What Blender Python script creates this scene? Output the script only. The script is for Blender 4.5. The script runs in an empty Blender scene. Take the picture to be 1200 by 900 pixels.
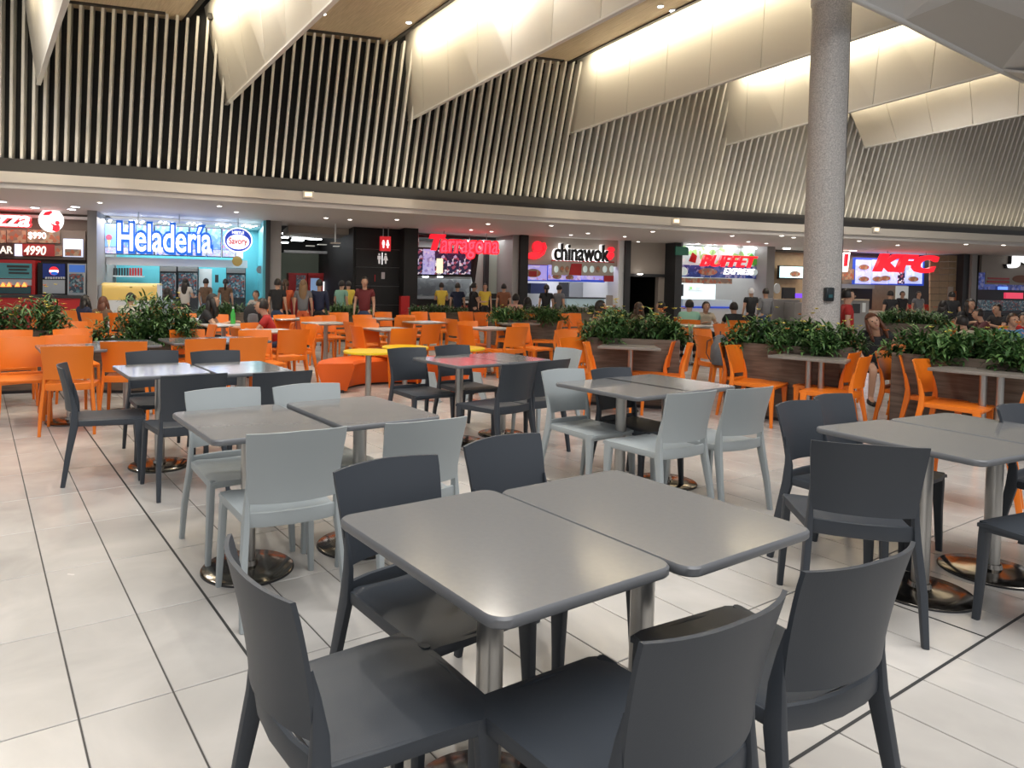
import bpy, bmesh, math, random
from mathutils import Vector, Matrix
from math import sin, cos, pi, radians as rad
random.seed(7)
SC = bpy.context.scene
COL = SC.collection

# ------------------------------------------------------------------ camera
CAM_H = 1.443; FPX = 824.84; PIT = .031; ROL = .018; PX = 508.25; PY = 358.43
fw = Vector((0, cos(PIT), -sin(PIT))); rt0 = Vector((1, 0, 0)); up0 = rt0.cross(fw)
rt = cos(ROL)*rt0 + sin(ROL)*up0; up = -sin(ROL)*rt0 + cos(ROL)*up0
cd = bpy.data.cameras.new('camera'); cam = bpy.data.objects.new('camera', cd); COL.objects.link(cam)
m = Matrix.Identity(4)
for i in range(3):
    m[i][0] = rt[i]; m[i][1] = up[i]; m[i][2] = -fw[i]
m[2][3] = CAM_H
cam.matrix_world = m
cd.sensor_width = 36; cd.lens = 36*FPX/1200
cd.shift_x = (600-PX)/1200; cd.shift_y = (PY-450)/1200
cd.clip_start = .05; cd.clip_end = 200
SC.camera = cam

def ray(x, y):
    return rt*((x-PX)/FPX) - up*((y-PY)/FPX) + fw
def at(x, y, z=0.):                       # point of a level plane seen at a photo position
    d = ray(x, y); k = (z-CAM_H)/d.z
    return Vector((d.x*k, d.y*k, z))
def hz(x):
    return 323.7 + .018*x
def atd(x, y, dep):
    d = ray(x, y); k = dep/d.y
    return Vector((d.x*k, dep, CAM_H+d.z*k))

# wall frame: s along the shop fronts, t away from the viewer, z up
WA = math.atan(.3); WU = Vector((cos(WA), sin(WA), 0)); WN = Vector((-sin(WA), cos(WA), 0))
B0 = Vector((0, 22.0, 0))
def W(s, t, z=0.):
    return B0 + WU*s + WN*t + Vector((0, 0, z))
def sp(px, py, t=0.):                     # (s, z) on the plane t seen at a photo position
    d = ray(px, py); k = ((B0+WN*t).dot(WN))/d.dot(WN)
    q = d*k - B0
    return q.dot(WU), q.z+CAM_H
FT = -4.4                                  # front of the soffit (foot line of the slat wall)

# ------------------------------------------------------------------ world, lights, exposure
SC.view_settings.view_transform = 'Standard'; SC.view_settings.look = 'None'
SC.view_settings.gamma = 1; SC.view_settings.use_curve_mapping = False
SC.view_settings.exposure = 0.0
w = bpy.data.worlds.new('world'); SC.world = w; w.use_nodes = True
bg = w.node_tree.nodes['Background']; bg.inputs[0].default_value = (.96, .97, 1, 1); bg.inputs[1].default_value = .62

def area(name, loc, target, sx, sy, power, color=(1, 1, 1), spread=180):
    l = bpy.data.lights.new(name, 'AREA'); l.shape = 'RECTANGLE'; l.size = sx; l.size_y = sy
    l.energy = power; l.color = color; l.spread = rad(spread)
    o = bpy.data.objects.new(name, l); COL.objects.link(o)
    loc = Vector(loc); z = -(Vector(target)-loc).normalized()
    o.location = loc
    o.rotation_euler = z.to_track_quat('Z', 'Y').to_euler()
    return o
def strip_light(name, a, b, width, aim, power, color, spread=160):
    """rectangular lamp with its long side from a to b, shining along aim"""
    a = Vector(a); b = Vector(b); x = (b-a).normalized(); z = -Vector(aim); z = (z-x*z.dot(x)).normalized(); y = z.cross(x)
    l = bpy.data.lights.new(name, 'AREA'); l.shape = 'RECTANGLE'; l.size = (b-a).length; l.size_y = width
    l.energy = power; l.color = color; l.spread = rad(spread)
    o = bpy.data.objects.new(name, l); COL.objects.link(o)
    mm = Matrix.Identity(4); c = (a+b)/2
    for i in range(3):
        mm[i][0] = x[i]; mm[i][1] = y[i]; mm[i][2] = z[i]; mm[i][3] = c[i]
    o.matrix_world = mm
    return o
area('skylight_daylight', (4.5, 4.0, 9.2), (3.5, 5.0, 0), 15, 10, 2150, (1, .985, .96))
# cove lamps at the foot of the slat wall, shining up
strip_light('cove_lamp', W(-16, FT-.42, 3.62), W(24, FT-.42, 3.52), .06, (WN*.35+Vector((0, 0, 1))), 70, (1, .86, .58))

# ------------------------------------------------------------------ materials
MATS = {}
def mat(name, col, rough=.5, metal=0., emit=0., ecol=None, noise=0., nscale=8., bump=0., coat=0., spec=None, alpha=None, trans=0.):
    if name in MATS: return MATS[name]
    mm = bpy.data.materials.new(name); mm.use_nodes = True; nt = mm.node_tree; b = nt.nodes['Principled BSDF']
    c = (*col, 1)
    b.inputs['Base Color'].default_value = c; b.inputs['Roughness'].default_value = rough; b.inputs['Metallic'].default_value = metal
    if spec is not None: b.inputs['Specular IOR Level'].default_value = spec
    if coat: b.inputs['Coat Weight'].default_value = coat
    if trans: b.inputs['Transmission Weight'].default_value = trans
    if emit:
        b.inputs['Emission Color'].default_value = (*(ecol or col), 1); b.inputs['Emission Strength'].default_value = emit
    if noise or bump:
        tc = nt.nodes.new('ShaderNodeTexCoord'); n = nt.nodes.new('ShaderNodeTexNoise'); n.inputs['Scale'].default_value = nscale; n.inputs['Detail'].default_value = 5
        nt.links.new(tc.outputs['Object'], n.inputs['Vector'])
        if noise:
            mx = nt.nodes.new('ShaderNodeMix'); mx.data_type = 'RGBA'
            mx.inputs['A'].default_value = (*[v*(1-noise) for v in col], 1); mx.inputs['B'].default_value = (*[min(1, v*(1+noise)) for v in col], 1)
            nt.links.new(n.outputs['Fac'], mx.inputs['Factor']); nt.links.new(mx.outputs['Result'], b.inputs['Base Color'])
        if bump:
            bp = nt.nodes.new('ShaderNodeBump'); bp.inputs['Strength'].default_value = bump; bp.inputs['Distance'].default_value = .01
            nt.links.new(n.outputs['Fac'], bp.inputs['Height']); nt.links.new(bp.outputs['Normal'], b.inputs['Normal'])
    MATS[name] = mm
    return mm

def tile_mat():
    mm = mat('floor_tile', (.56, .53, .49), .2); nt = mm.node_tree; b = nt.nodes['Principled BSDF']
    g = nt.nodes.new('ShaderNodeNewGeometry'); n = nt.nodes.new('ShaderNodeTexNoise'); n.inputs['Scale'].default_value = 1.7; n.inputs['Detail'].default_value = 7; n.inputs['Distortion'].default_value = .6
    nt.links.new(g.outputs['Position'], n.inputs['Vector'])
    r = nt.nodes.new('ShaderNodeValToRGB'); r.color_ramp.elements[0].position = .3; r.color_ramp.elements[0].color = (.42, .40, .375, 1)
    r.color_ramp.elements[1].position = .7; r.color_ramp.elements[1].color = (.60, .57, .535, 1)
    nt.links.new(n.outputs['Fac'], r.inputs['Fac'])
    rnd = nt.nodes.new('ShaderNodeMath'); rnd.operation = 'MULTIPLY_ADD'; rnd.inputs[1].default_value = .12; rnd.inputs[2].default_value = .92
    nt.links.new(g.outputs['Random Per Island'], rnd.inputs[0])
    oi = nt.nodes.new('ShaderNodeObjectInfo'); r2 = nt.nodes.new('ShaderNodeMath'); r2.operation = 'MULTIPLY_ADD'; r2.inputs[1].default_value = .1; r2.inputs[2].default_value = .94
    nt.links.new(oi.outputs['Random'], r2.inputs[0])
    m1 = nt.nodes.new('ShaderNodeMath'); m1.operation = 'MULTIPLY'; nt.links.new(rnd.outputs[0], m1.inputs[0]); nt.links.new(r2.outputs[0], m1.inputs[1])
    hs = nt.nodes.new('ShaderNodeHueSaturation'); nt.links.new(r.outputs[0], hs.inputs['Color']); nt.links.new(m1.outputs[0], hs.inputs['Value'])
    nt.links.new(hs.outputs[0], b.inputs['Base Color'])
    n2 = nt.nodes.new('ShaderNodeTexNoise'); n2.inputs['Scale'].default_value = 6; nt.links.new(g.outputs['Position'], n2.inputs['Vector'])
    rr = nt.nodes.new('ShaderNodeMapRange'); rr.inputs['To Min'].default_value = .14; rr.inputs['To Max'].default_value = .32
    nt.links.new(n2.outputs['Fac'], rr.inputs['Value']); nt.links.new(rr.outputs[0], b.inputs['Roughness'])
    return mm
def wood_mat(name, c1, c2, scale=(1, 14, 14), rough=.45, coord='Object'):
    mm = mat(name, c1, rough); nt = mm.node_tree; b = nt.nodes['Principled BSDF']
    tc = nt.nodes.new('ShaderNodeTexCoord'); mp = nt.nodes.new('ShaderNodeMapping'); mp.inputs['Scale'].default_value = scale
    n = nt.nodes.new('ShaderNodeTexNoise'); n.inputs['Scale'].default_value = 1.6; n.inputs['Detail'].default_value = 6; n.inputs['Distortion'].default_value = .4
    nt.links.new(tc.outputs[coord], mp.inputs[0]); nt.links.new(mp.outputs[0], n.inputs['Vector'])
    r = nt.nodes.new('ShaderNodeValToRGB'); r.color_ramp.elements[0].position = .32; r.color_ramp.elements[0].color = (*c1, 1)
    r.color_ramp.elements[1].position = .68; r.color_ramp.elements[1].color = (*c2, 1)
    nt.links.new(n.outputs['Fac'], r.inputs['Fac']); nt.links.new(r.outputs[0], b.inputs['Base Color'])
    return mm
def granite_mat():
    mm = mat('granite', (.4, .38, .36), .45); nt = mm.node_tree; b = nt.nodes['Principled BSDF']
    tc = nt.nodes.new('ShaderNodeTexCoord'); n = nt.nodes.new('ShaderNodeTexNoise'); n.inputs['Scale'].default_value = 55; n.inputs['Detail'].default_value = 8; n.inputs['Roughness'].default_value = .8
    nt.links.new(tc.outputs['Object'], n.inputs['Vector'])
    r = nt.nodes.new('ShaderNodeValToRGB'); r.color_ramp.elements[0].position = .36; r.color_ramp.elements[0].color = (.30, .285, .275, 1)
    r.color_ramp.elements[1].position = .64; r.color_ramp.elements[1].color = (.82, .78, .74, 1)
    nt.links.new(n.outputs['Fac'], r.inputs['Fac']); nt.links.new(r.outputs[0], b.inputs['Base Color'])
    return mm
def picture_mat(name, stops, scale=9., emit=1.2, seed=0.):
    """printed or lit picture: blotches of the given colours"""
    if name in MATS: return MATS[name]
    mm = mat(name, stops[0], .35); nt = mm.node_tree; b = nt.nodes['Principled BSDF']
    tc = nt.nodes.new('ShaderNodeTexCoord'); mp = nt.nodes.new('ShaderNodeMapping'); mp.inputs['Location'].default_value = (seed, seed*2, seed*3)
    v = nt.nodes.new('ShaderNodeTexVoronoi'); v.inputs['Scale'].default_value = scale
    nt.links.new(tc.outputs['Object'], mp.inputs[0]); nt.links.new(mp.outputs[0], v.inputs['Vector'])
    sx = nt.nodes.new('ShaderNodeSeparateXYZ'); nt.links.new(v.outputs['Color'], sx.inputs[0])
    r = nt.nodes.new('ShaderNodeValToRGB'); r.color_ramp.interpolation = 'CONSTANT'
    e = r.color_ramp.elements
    e[0].position = 0; e[0].color = (*stops[0], 1); e[1].position = .45; e[1].color = (*stops[1], 1)
    for k, c in enumerate(stops[2:]):
        x = e.new(.45+.55*(k+1)/(len(stops)-1)); x.color = (*c, 1)
    nt.links.new(sx.outputs[0], r.inputs['Fac']); nt.links.new(r.outputs[0], b.inputs['Base Color'])
    if emit:
        nt.links.new(r.outputs[0], b.inputs['Emission Color']); b.inputs['Emission Strength'].default_value = emit
    return mm

M_tile = tile_mat()
M_grout = mat('grout', (.07, .065, .06), .8)
M_joint = mat('control_joint', (.03, .03, .03), .8)
M_woodceil = wood_mat('ceiling_wood', (.50, .40, .27), (.68, .57, .42), (1.2, 30, 4), .5)
M_woodplant = wood_mat('planter_laminate', (.085, .060, .043), (.175, .13, .098), (2, 2, 22), .5)
M_granite = granite_mat()
M_white = mat('white_panel', (.80, .79, .77), .55)
M_fin = mat('baffle_panel', (.66, .63, .58), .5)
M_soffit = mat('soffit_plaster', (.62, .58, .55), .6)
M_fascia = mat('fascia_plaster', (.72, .66, .58), .6)
M_band = mat('dark_band', (.035, .032, .03), .5)
M_black = mat('black_panel', (.006, .006, .006), .6)
M_darkgrey = mat('dark_grey', (.03, .031, .034), .5)
M_slat = mat('slat_metal', (.76, .74, .69), .4)
M_slate = mat('slate_plastic', (.036, .043, .054), .5, bump=.04, nscale=260)
M_light = mat('pale_grey_plastic', (.36, .395, .405), .5, bump=.04, nscale=260)
M_orange = mat('orange_plastic', (.80, .19, .012), .4)
M_orseat = mat('orange_vinyl', (.80, .12, .008), .38)
M_top = mat('grey_laminate', (.172, .172, .172), .13, noise=.06, nscale=60)
M_topedge = mat('grey_edge', (.15, .155, .165), .35)
M_whitetop = mat('white_laminate', (.62, .62, .60), .25)
M_yellow = mat('yellow_laminate', (.85, .58, .02), .3)
M_taupetop = wood_mat('taupe_laminate', (.20, .175, .15), (.27, .24, .21), (2, 20, 20), .3)
M_steel = mat('brushed_steel', (.46, .45, .43), .34, 1.)
M_steelbase = mat('polished_steel', (.26, .24, .215), .16, 1., noise=.2, nscale=14)
M_leaf = mat('leaf_green', (.034, .095, .022), .5, noise=.6, nscale=9)
M_leaf2 = mat('leaf_pale', (.11, .21, .06), .5, noise=.4, nscale=9)
M_flower = mat('flower_yellow', (.80, .66, .14), .6)
M_flower2 = mat('flower_orange', (.75, .22, .05), .6)
M_soil = mat('soil', (.03, .02, .015), .9)
M_lamp = mat('lamp_disc', (1, .93, .85), .4, emit=9, ecol=(1, .93, .85))
M_lampc = mat('lamp_cold', (1, 1, 1), .4, emit=9, ecol=(.9, .95, 1))
M_glass = mat('clear_glass', (.9, .95, .95), .03, trans=1.)

# ------------------------------------------------------------------ mesh helpers
class MB:
    def __init__(s): s.v = []; s.f = []; s.mi = []; s.sm = []
    def add(s, vs, fs, mi=0, smooth=False):
        o = len(s.v); s.v += [tuple(p) for p in vs]
        for f in fs: s.f.append(tuple(o+i for i in f)); s.mi.append(mi); s.sm.append(smooth)
        return s
    def box(s, x0, x1, y0, y1, z0, z1, mi=0):
        vs = [(x, y, z) for x in (x0, x1) for y in (y0, y1) for z in (z0, z1)]
        return s.add(vs, [(0, 1, 3, 2), (4, 6, 7, 5), (0, 4, 5, 1), (2, 3, 7, 6), (0, 2, 6, 4), (1, 5, 7, 3)], mi)
    def cyl(s, c, r, z0, z1, n=24, mi=0, r2=None, smooth=True):
        r2 = r if r2 is None else r2; x, y = c[0], c[1]
        vs = [(x+r*cos(2*pi*i/n), y+r*sin(2*pi*i/n), z0) for i in range(n)]+[(x+r2*cos(2*pi*i/n), y+r2*sin(2*pi*i/n), z1) for i in range(n)]
        s.add(vs, [(i, (i+1) % n, n+(i+1) % n, n+i) for i in range(n)], mi, smooth)
        o = len(s.v)-2*n
        s.f += [tuple(o+i for i in reversed(range(n))), tuple(o+n+i for i in range(n))]; s.mi += [mi]*2; s.sm += [False]*2
        return s
    def lathe(s, prof, n=32, mi=0, c=(0, 0, 0), axis='z', smooth=True):
        vs = []
        for r, z in prof:
            for i in range(n):
                a = 2*pi*i/n
                p = (r*cos(a), r*sin(a), z) if axis == 'z' else (r*cos(a), z, r*sin(a))
                vs.append((p[0]+c[0], p[1]+c[1], p[2]+c[2]))
        fs = []
        for k in range(len(prof)-1):
            for i in range(n):
                j = (i+1) % n; fs.append((k*n+i, k*n+j, (k+1)*n+j, (k+1)*n+i))
        s.add(vs, fs, mi, smooth); o = len(s.v)-len(vs)
        if prof[0][0] > 1e-4: s.f.append(tuple(o+i for i in reversed(range(n)))); s.mi.append(mi); s.sm.append(False)
        if prof[-1][0] > 1e-4: s.f.append(tuple(o+len(vs)-n+i for i in range(n))); s.mi.append(mi); s.sm.append(False)
        return s
    def prism(s, pts, y0, y1, mi=0):
        """outline in x,z extruded along y"""
        n = len(pts); vs = [(x, y0, z) for x, z in pts]+[(x, y1, z) for x, z in pts]
        return s.add(vs, [tuple(range(n)), tuple(reversed(range(n, 2*n)))]+[(i, n+i, n+(i+1) % n, (i+1) % n) for i in range(n)], mi)
    def slab(s, pts, z0, z1, mi=0, bev=0., mi_side=None):
        """outline in x,y extruded along z, top and bottom edges eased by bev"""
        n = len(pts); cx = sum(p[0] for p in pts)/n; cy = sum(p[1] for p in pts)/n
        def ring(z, k):
            o = []
            for x, y in pts:
                d = math.hypot(x-cx, y-cy); q = 1-k/d if d else 1
                o.append((cx+(x-cx)*q, cy+(y-cy)*q, z))
            return o
        rings = [ring(z0, bev), ring(z0+bev, 0), ring(z1-bev, 0), ring(z1, bev)] if bev else [ring(z0, 0), ring(z1, 0)]
        vs = [p for r in rings for p in r]; ms = mi if mi_side is None else mi_side
        o = len(s.v)
        s.add(vs, [(k*n+i, k*n+(i+1) % n, (k+1)*n+(i+1) % n, (k+1)*n+i) for k in range(len(rings)-1) for i in range(n)], ms, bool(bev))
        s.f += [tuple(o+i for i in reversed(range(n))), tuple(o+len(vs)-n+i for i in range(n))]; s.mi += [ms, mi]; s.sm += [False]*2
        return s
    def sweep(s, path, sizes, ref=(0, 0, 1), mi=0, n=10, pw=.55, cap=True):
        """superelliptic tube: sizes = (half across, half along ref side) per point"""
        P = [Vector(p) for p in path]; vs = []; ref = Vector(ref)
        for k, p in enumerate(P):
            t = (P[min(k+1, len(P)-1)]-P[max(k-1, 0)]).normalized()
            a = t.cross(ref)
            a = a.normalized() if a.length > 1e-5 else Vector((1, 0, 0)); b = a.cross(t).normalized()
            sa, sb = sizes[min(k, len(sizes)-1)]
            for i in range(n):
                th = 2*pi*(i+.5)/n; c = cos(th); d = sin(th)
                q = p + a*(sa*math.copysign(abs(c)**pw, c)) + b*(sb*math.copysign(abs(d)**pw, d))
                vs.append(tuple(q))
        fs = [(k*n+i, k*n+(i+1) % n, (k+1)*n+(i+1) % n, (k+1)*n+i) for k in range(len(P)-1) for i in range(n)]
        o = len(s.v); s.add(vs, fs, mi, True)
        if cap: s.f += [tuple(o+i for i in reversed(range(n))), tuple(o+len(vs)-n+i for i in range(n))]; s.mi += [mi]*2; s.sm += [False]*2
        return s
    def sphere(s, c, r, mi=0, n=12, k=8, sc=(1, 1, 1)):
        vs = []; 
        for j in range(k+1):
            a = pi*j/k
            for i in range(n):
                b = 2*pi*i/n; vs.append((c[0]+r*sc[0]*sin(a)*cos(b), c[1]+r*sc[1]*sin(a)*sin(b), c[2]+r*sc[2]*cos(a)))
        return s.add(vs, [(j*n+i, (j+1)*n+i, (j+1)*n+(i+1) % n, j*n+(i+1) % n) for j in range(k) for i in range(n)], mi, True)
    def mesh(s, name, mats):
        me = bpy.data.meshes.new(name); me.from_pydata(s.v, [], s.f)
        for mm in (mats if isinstance(mats, (list, tuple)) else [mats]): me.materials.append(mm)
        me.polygons.foreach_set('material_index', s.mi); me.polygons.foreach_set('use_smooth', s.sm)
        me.update(); return me
def fixn(me):
    bm = bmesh.new(); bm.from_mesh(me); bmesh.ops.remove_doubles(bm, verts=bm.verts, dist=1e-5); bmesh.ops.recalc_face_normals(bm, faces=bm.faces); bm.to_mesh(me); bm.free(); me.set_sharp_from_angle(angle=rad(42)); return me
def put(name, me, parent=None, loc=(0, 0, 0), rz=0., label=None):
    o = bpy.data.objects.new(name, me); COL.objects.link(o); o.location = loc; o.rotation_euler = (0, 0, rz)
    if parent: o.parent = parent
    if label: o['label'] = label
    return o
def obj(name, mb, mats, parent=None, loc=(0, 0, 0), rz=0., label=None):
    return put(name, fixn(mb.mesh(name, mats)), parent, loc, rz, label)
def tag(o, label, cat, group=None):
    o['label'] = label; o['category'] = cat
    if group: o['group'] = group
    return o
def struct(o): o['kind'] = 'structure'; return o
def empty(name, loc=(0, 0, 0), rz=0.):
    o = bpy.data.objects.new(name, None); COL.objects.link(o); o.location = loc; o.rotation_euler = (0, 0, rz); o.empty_display_size = .1
    return o
KIDS = {}
def children(o): return [c for c in o.children]
def copy_tree(o, parent=None):
    c = o.copy(); COL.objects.link(c)
    for k in ('label', 'category', 'group'):
        if parent is None and k in c: del c[k]
    if parent: c.parent = parent
    for ch in list(o.children): copy_tree(ch, c)
    return c
def rrect(w, d, r, n=5):
    p = []
    for cx, cy, a0 in ((w/2-r, d/2-r, 0), (-w/2+r, d/2-r, 90), (-w/2+r, -d/2+r, 180), (w/2-r, -d/2+r, 270)):
        for i in range(n+1):
            a = rad(a0+90*i/n); p.append((cx+r*cos(a), cy+r*sin(a)))
    return p
def wobj(name, mb, mats, s, t, z=0., parent=None, label=None):
    """object whose local x,y,z run along the wall frame"""
    if parent: return obj(name, mb, mats, parent, (s, t, z), 0, label)
    return obj(name, mb, mats, None, W(s, t, z), WA, label)
def wbox(name, s0, s1, t0, t1, z0, z1, mt, parent=None, org=None):
    """box given in wall-frame coordinates; parent has its origin at org (s,t,z)"""
    cs, ct = (s0+s1)/2, (t0+t1)/2
    mb = MB().box(s0-cs, s1-cs, t0-ct, t1-ct, 0, z1-z0)
    if parent: return obj(name, mb, mt, parent, (cs-org[0], ct-org[1], z0-org[2]))
    return obj(name, mb, mt, None, W(cs, ct, z0), WA)
def text_mesh(body, wd, ht, ext=.03, offset=0., shear=0., bold=0.):
    cu = bpy.data.curves.new('t', 'FONT'); cu.body = body; cu.extrude = ext; cu.offset = offset+bold; cu.shear = shear; cu.resolution_u = 3
    o = bpy.data.objects.new('t', cu); COL.objects.link(o)
    dg = bpy.context.evaluated_depsgraph_get(); me = bpy.data.meshes.new_from_object(o.evaluated_get(dg))
    bpy.data.objects.remove(o)
    xs = [v.co.x for v in me.vertices]; ys = [v.co.y for v in me.vertices]
    x0, x1, y0, y1 = min(xs), max(xs), min(ys), max(ys)
    kx = wd/(x1-x0); ky = ht/(y1-y0)
    for v in me.vertices:
        x, y, z = v.co; v.co = ((x-(x0+x1)/2)*kx, -z, (y-(y0+y1)/2)*ky)
    return me
def text_pair(body, wd, ht, shear, bold, off, ext1=.05, ext2=.08):
    """face and outline meshes of one word, scaled together so that they stay aligned"""
    out = []
    for k, (o_, e_) in enumerate(((bold, ext1), (bold+off, ext2))):
        cu = bpy.data.curves.new('t', 'FONT'); cu.body = body; cu.extrude = e_; cu.offset = o_; cu.shear = shear; cu.resolution_u = 3
        o = bpy.data.objects.new('t', cu); COL.objects.link(o)
        me = bpy.data.meshes.new_from_object(o.evaluated_get(bpy.context.evaluated_depsgraph_get())); bpy.data.objects.remove(o); out.append(me)
    xs = [v.co.x for v in out[1].vertices]; ys = [v.co.y for v in out[1].vertices]
    x0, x1, y0, y1 = min(xs), max(xs), min(ys), max(ys); kx = wd/(x1-x0); ky = ht/(y1-y0)
    for me in out:
        for v in me.vertices:
            x, y, z = v.co; v.co = ((x-(x0+x1)/2)*kx, -z, (y-(y0+y1)/2)*ky)
        me.materials.clear()
    return out
def lettering(name, body, wd, ht, mt, parent, loc, ext=.03, shear=0., bold=0., label=None):
    me = text_mesh(body, wd, ht, ext, 0, shear, bold); me.materials.clear(); me.materials.append(mt)
    return put(name, me, parent, loc, 0, label)

# ------------------------------------------------------------------ floor
TW, TD = .298, .677; TYAW = .577
TI = Vector((cos(TYAW), sin(TYAW))); TJ = Vector((-sin(TYAW), cos(TYAW)))   # tile axes in the world
TO = TI*.28 + TJ*2.514                                                  # grid origin
def grid(i, j): p = TO+TI*(i*TW)+TJ*(j*TD); return p
floor = struct(obj('floor', MB().box(-24, 44, -14, 62, -.1, -.004), M_grout))
def tile_mb(g=.006):
    x0, x1, y0, y1 = g/2, TW-g/2, g/2, TD-g/2; e = .002
    vs = [(x0, y0, -.008), (x1, y0, -.008), (x1, y1, -.008), (x0, y1, -.008), (x0, y0, -e), (x1, y0, -e), (x1, y1, -e), (x0, y1, -e), (x0+e, y0+e, 0), (x1-e, y0+e, 0), (x1-e, y1-e, 0), (x0+e, y1-e, 0)]
    return vs, [(0, 1, 5, 4), (1, 2, 6, 5), (2, 3, 7, 6), (3, 0, 4, 7), (4, 5, 9, 8), (5, 6, 10, 9), (6, 7, 11, 10), (7, 4, 8, 11), (8, 9, 10, 11)]
tv, tf = tile_mb(); tmb = MB(); tmb.add(tv, tf); tile_me = tmb.mesh('tile', M_tile)
cells = []
for i in range(-60, 130):
    for j in range(-12, 60):
        c = grid(i+.5, j+.5)
        if c.y < .6 or c.y > 36 or abs(c.x) > 34: 
            if not (-3 < c.y <= .6 and abs(c.x) < 5): continue
        x = 508+825*c.x/max(c.y, .3); vis = -60 < x < 1260 and c.y > 1.75
        if c.x/max(c.y, 1.) > 1.5 or c.x/max(c.y, 1.) < -1.3: continue
        cells.append((0 if vis else 1, c.y, i, j))
cells.sort()
stuff = MB()
for k, (v, d, i, j) in enumerate(cells):
    p = grid(i, j)
    if k < 298:
        o = bpy.data.objects.new('tile', tile_me); COL.objects.link(o); o.parent = floor; o.location = (p.x, p.y, 0); o.rotation_euler = (0, 0, TYAW)
    else:
        cs, sn = cos(TYAW), sin(TYAW)
        stuff.add([(p.x+a*cs-b*sn, p.y+a*sn+b*cs, c) for a, b, c in tv], tf)
so = put('far_tiles', stuff.mesh('far_tiles', M_tile), floor); so['kind'] = 'stuff'
# wide dark control joints in the floor
jb = MB()
def joint(a, b, w=.012):
    a = Vector(a); b = Vector(b); d = (b-a).normalized(); n = Vector((-d.y, d.x))*w/2
    jb.add([(*(a+n), .0006), (*(a-n), .0006), (*(b-n), .0006), (*(b+n), .0006)], [(0, 1, 2, 3)])
joint(grid(2, -3), grid(2, 16)); joint(grid(-2, -2), grid(26, -2)); joint(grid(11, -2), grid(11, 20))
put('control_joint', jb.mesh('control_joint', M_joint), floor)

# ------------------------------------------------------------------ slat wall, fascia, soffit
S0, S1 = -17., 36.
def soff_z(s): return 3.27-.13*min(max((s+9)/7, 0), 1) - .12*min(max((s+2)/8, 0), 1)
LEAN = Vector((.129, -.194, 1.))
CEIL = 7.0
def strip_wall(name, pts, mt):
    mb = MB(); vs = [p for pr in pts for p in pr]; n = len(pts)
    mb.add(vs, [(2*i, 2*i+2, 2*i+3, 2*i+1) for i in range(n-1)])
    return put(name, mb.mesh(name, mt))
ss = [S0+(S1-S0)*i/24 for i in range(25)]
def prof_band(name, t0, t1, z0f, z1f, mt):
    mb = MB(); vs = []
    for s in ss:
        for (t, zf) in ((t0, z0f), (t1, z0f), (t1, z1f), (t0, z1f)):
            vs.append(tuple(W(s, t, soff_z(s)+zf)))
    fs = [(4*i+a, 4*i+(a+1) % 4, 4*i+4+(a+1) % 4, 4*i+4+a) for i in range(len(ss)-1) for a in range(4)] + [(0, 1, 2, 3), (4*len(ss)-1, 4*len(ss)-2, 4*len(ss)-3, 4*len(ss)-4)]
    mb.add(vs, fs); return struct(obj(name, mb, mt))
soffit = prof_band('ceiling', FT-.08, 1.5, 0, .12, M_soffit); soffit.name = 'ceiling_soffit'
prof_band('trim_1', FT-.14, FT+.1, .12, .34, M_fascia)
prof_band('trim_2', FT-.1, FT+.2, .34, .62, M_band)
# dark backing behind the slats
bk = [(W(s, FT+.30, soff_z(s)+.5), W(s, FT+.30, soff_z(s)+.5)+LEAN*(CEIL+.6-soff_z(s)-.5)) for s in ss]
wall = struct(strip_wall('wall_back', bk, M_black))
# slats: parts of the slat wall
SL_SP = .205; slat_n = 0
s = -11.6
slat_cache = {}
while s < 26 and slat_n < 296:
    z0 = soff_z(s)+.56; L = CEIL+.02-z0
    key = round(L, 2)
    if key not in slat_cache:
        mb = MB(); hw = .026; dp = .2
        vs = []
        for (x, y) in ((-hw, -dp), (hw, -dp), (hw, .06), (-hw, .06)):
            vs.append((x, y, 0))
        # lean expressed in the wall frame
        lx = LEAN.dot(WU); ly = LEAN.dot(WN)
        vs += [(x+lx*key, y+ly*key, key) for x, y, _ in vs]
        mb.add(vs, [(0, 1, 5, 4), (1, 2, 6, 5), (2, 3, 7, 6), (3, 0, 4, 7), (0, 3, 2, 1), (4, 5, 6, 7)])
        slat_cache[key] = fixn(mb.mesh('slat', M_slat))
    o = bpy.data.objects.new('slat', slat_cache[key]); COL.objects.link(o); o.parent = wall
    p = W(s, FT+.16, z0); o.location = p; o.rotation_euler = (0, 0, WA)
    s += SL_SP; slat_n += 1

# ------------------------------------------------------------------ wood ceiling, light baffles
FIN = []   # (top start, angle, bottom start, angle)
fins = [((4, -60), -55, (4, 98), -57), ((232, 34), -56.8, (258, 127), -61.2), ((465, 60), -61.9, (472, 143), -64.9), ((667, 82), -66.1, (662, 157), -66.8),
        ((837, 100), -67.8, (835, 173), -73.0), ((985, 118), -71.3, (1013, 172), -73.4)]
ZB = 5.4
E1A = at(1000, 0, ZB); E1B = at(1200, 97, ZB)
E1D = (E1B-E1A).normalized(); E1N = Vector((-E1D.y, E1D.x, 0))      # edge of the ceiling towards the skylight
def to_edge(p, a):                        # distance from p along angle a to the skylight edge
    d = Vector((cos(rad(a)), sin(rad(a)), 0)); return (E1A-p).dot(E1N)/d.dot(E1N)
tops = []
for k, (tp, ta, bp_, ba) in enumerate(fins):
    T = at(*tp, CEIL) if k else W(-10.2, FT-.75, CEIL)
    B = at(*bp_, ZB) if k else W(-10.0, FT-.4, ZB)
    tops.append((T, ta, B, ba))
def dirv(a): return Vector((cos(rad(a)), sin(rad(a)), 0))
SLOT = .38
fin_glow = []
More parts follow.
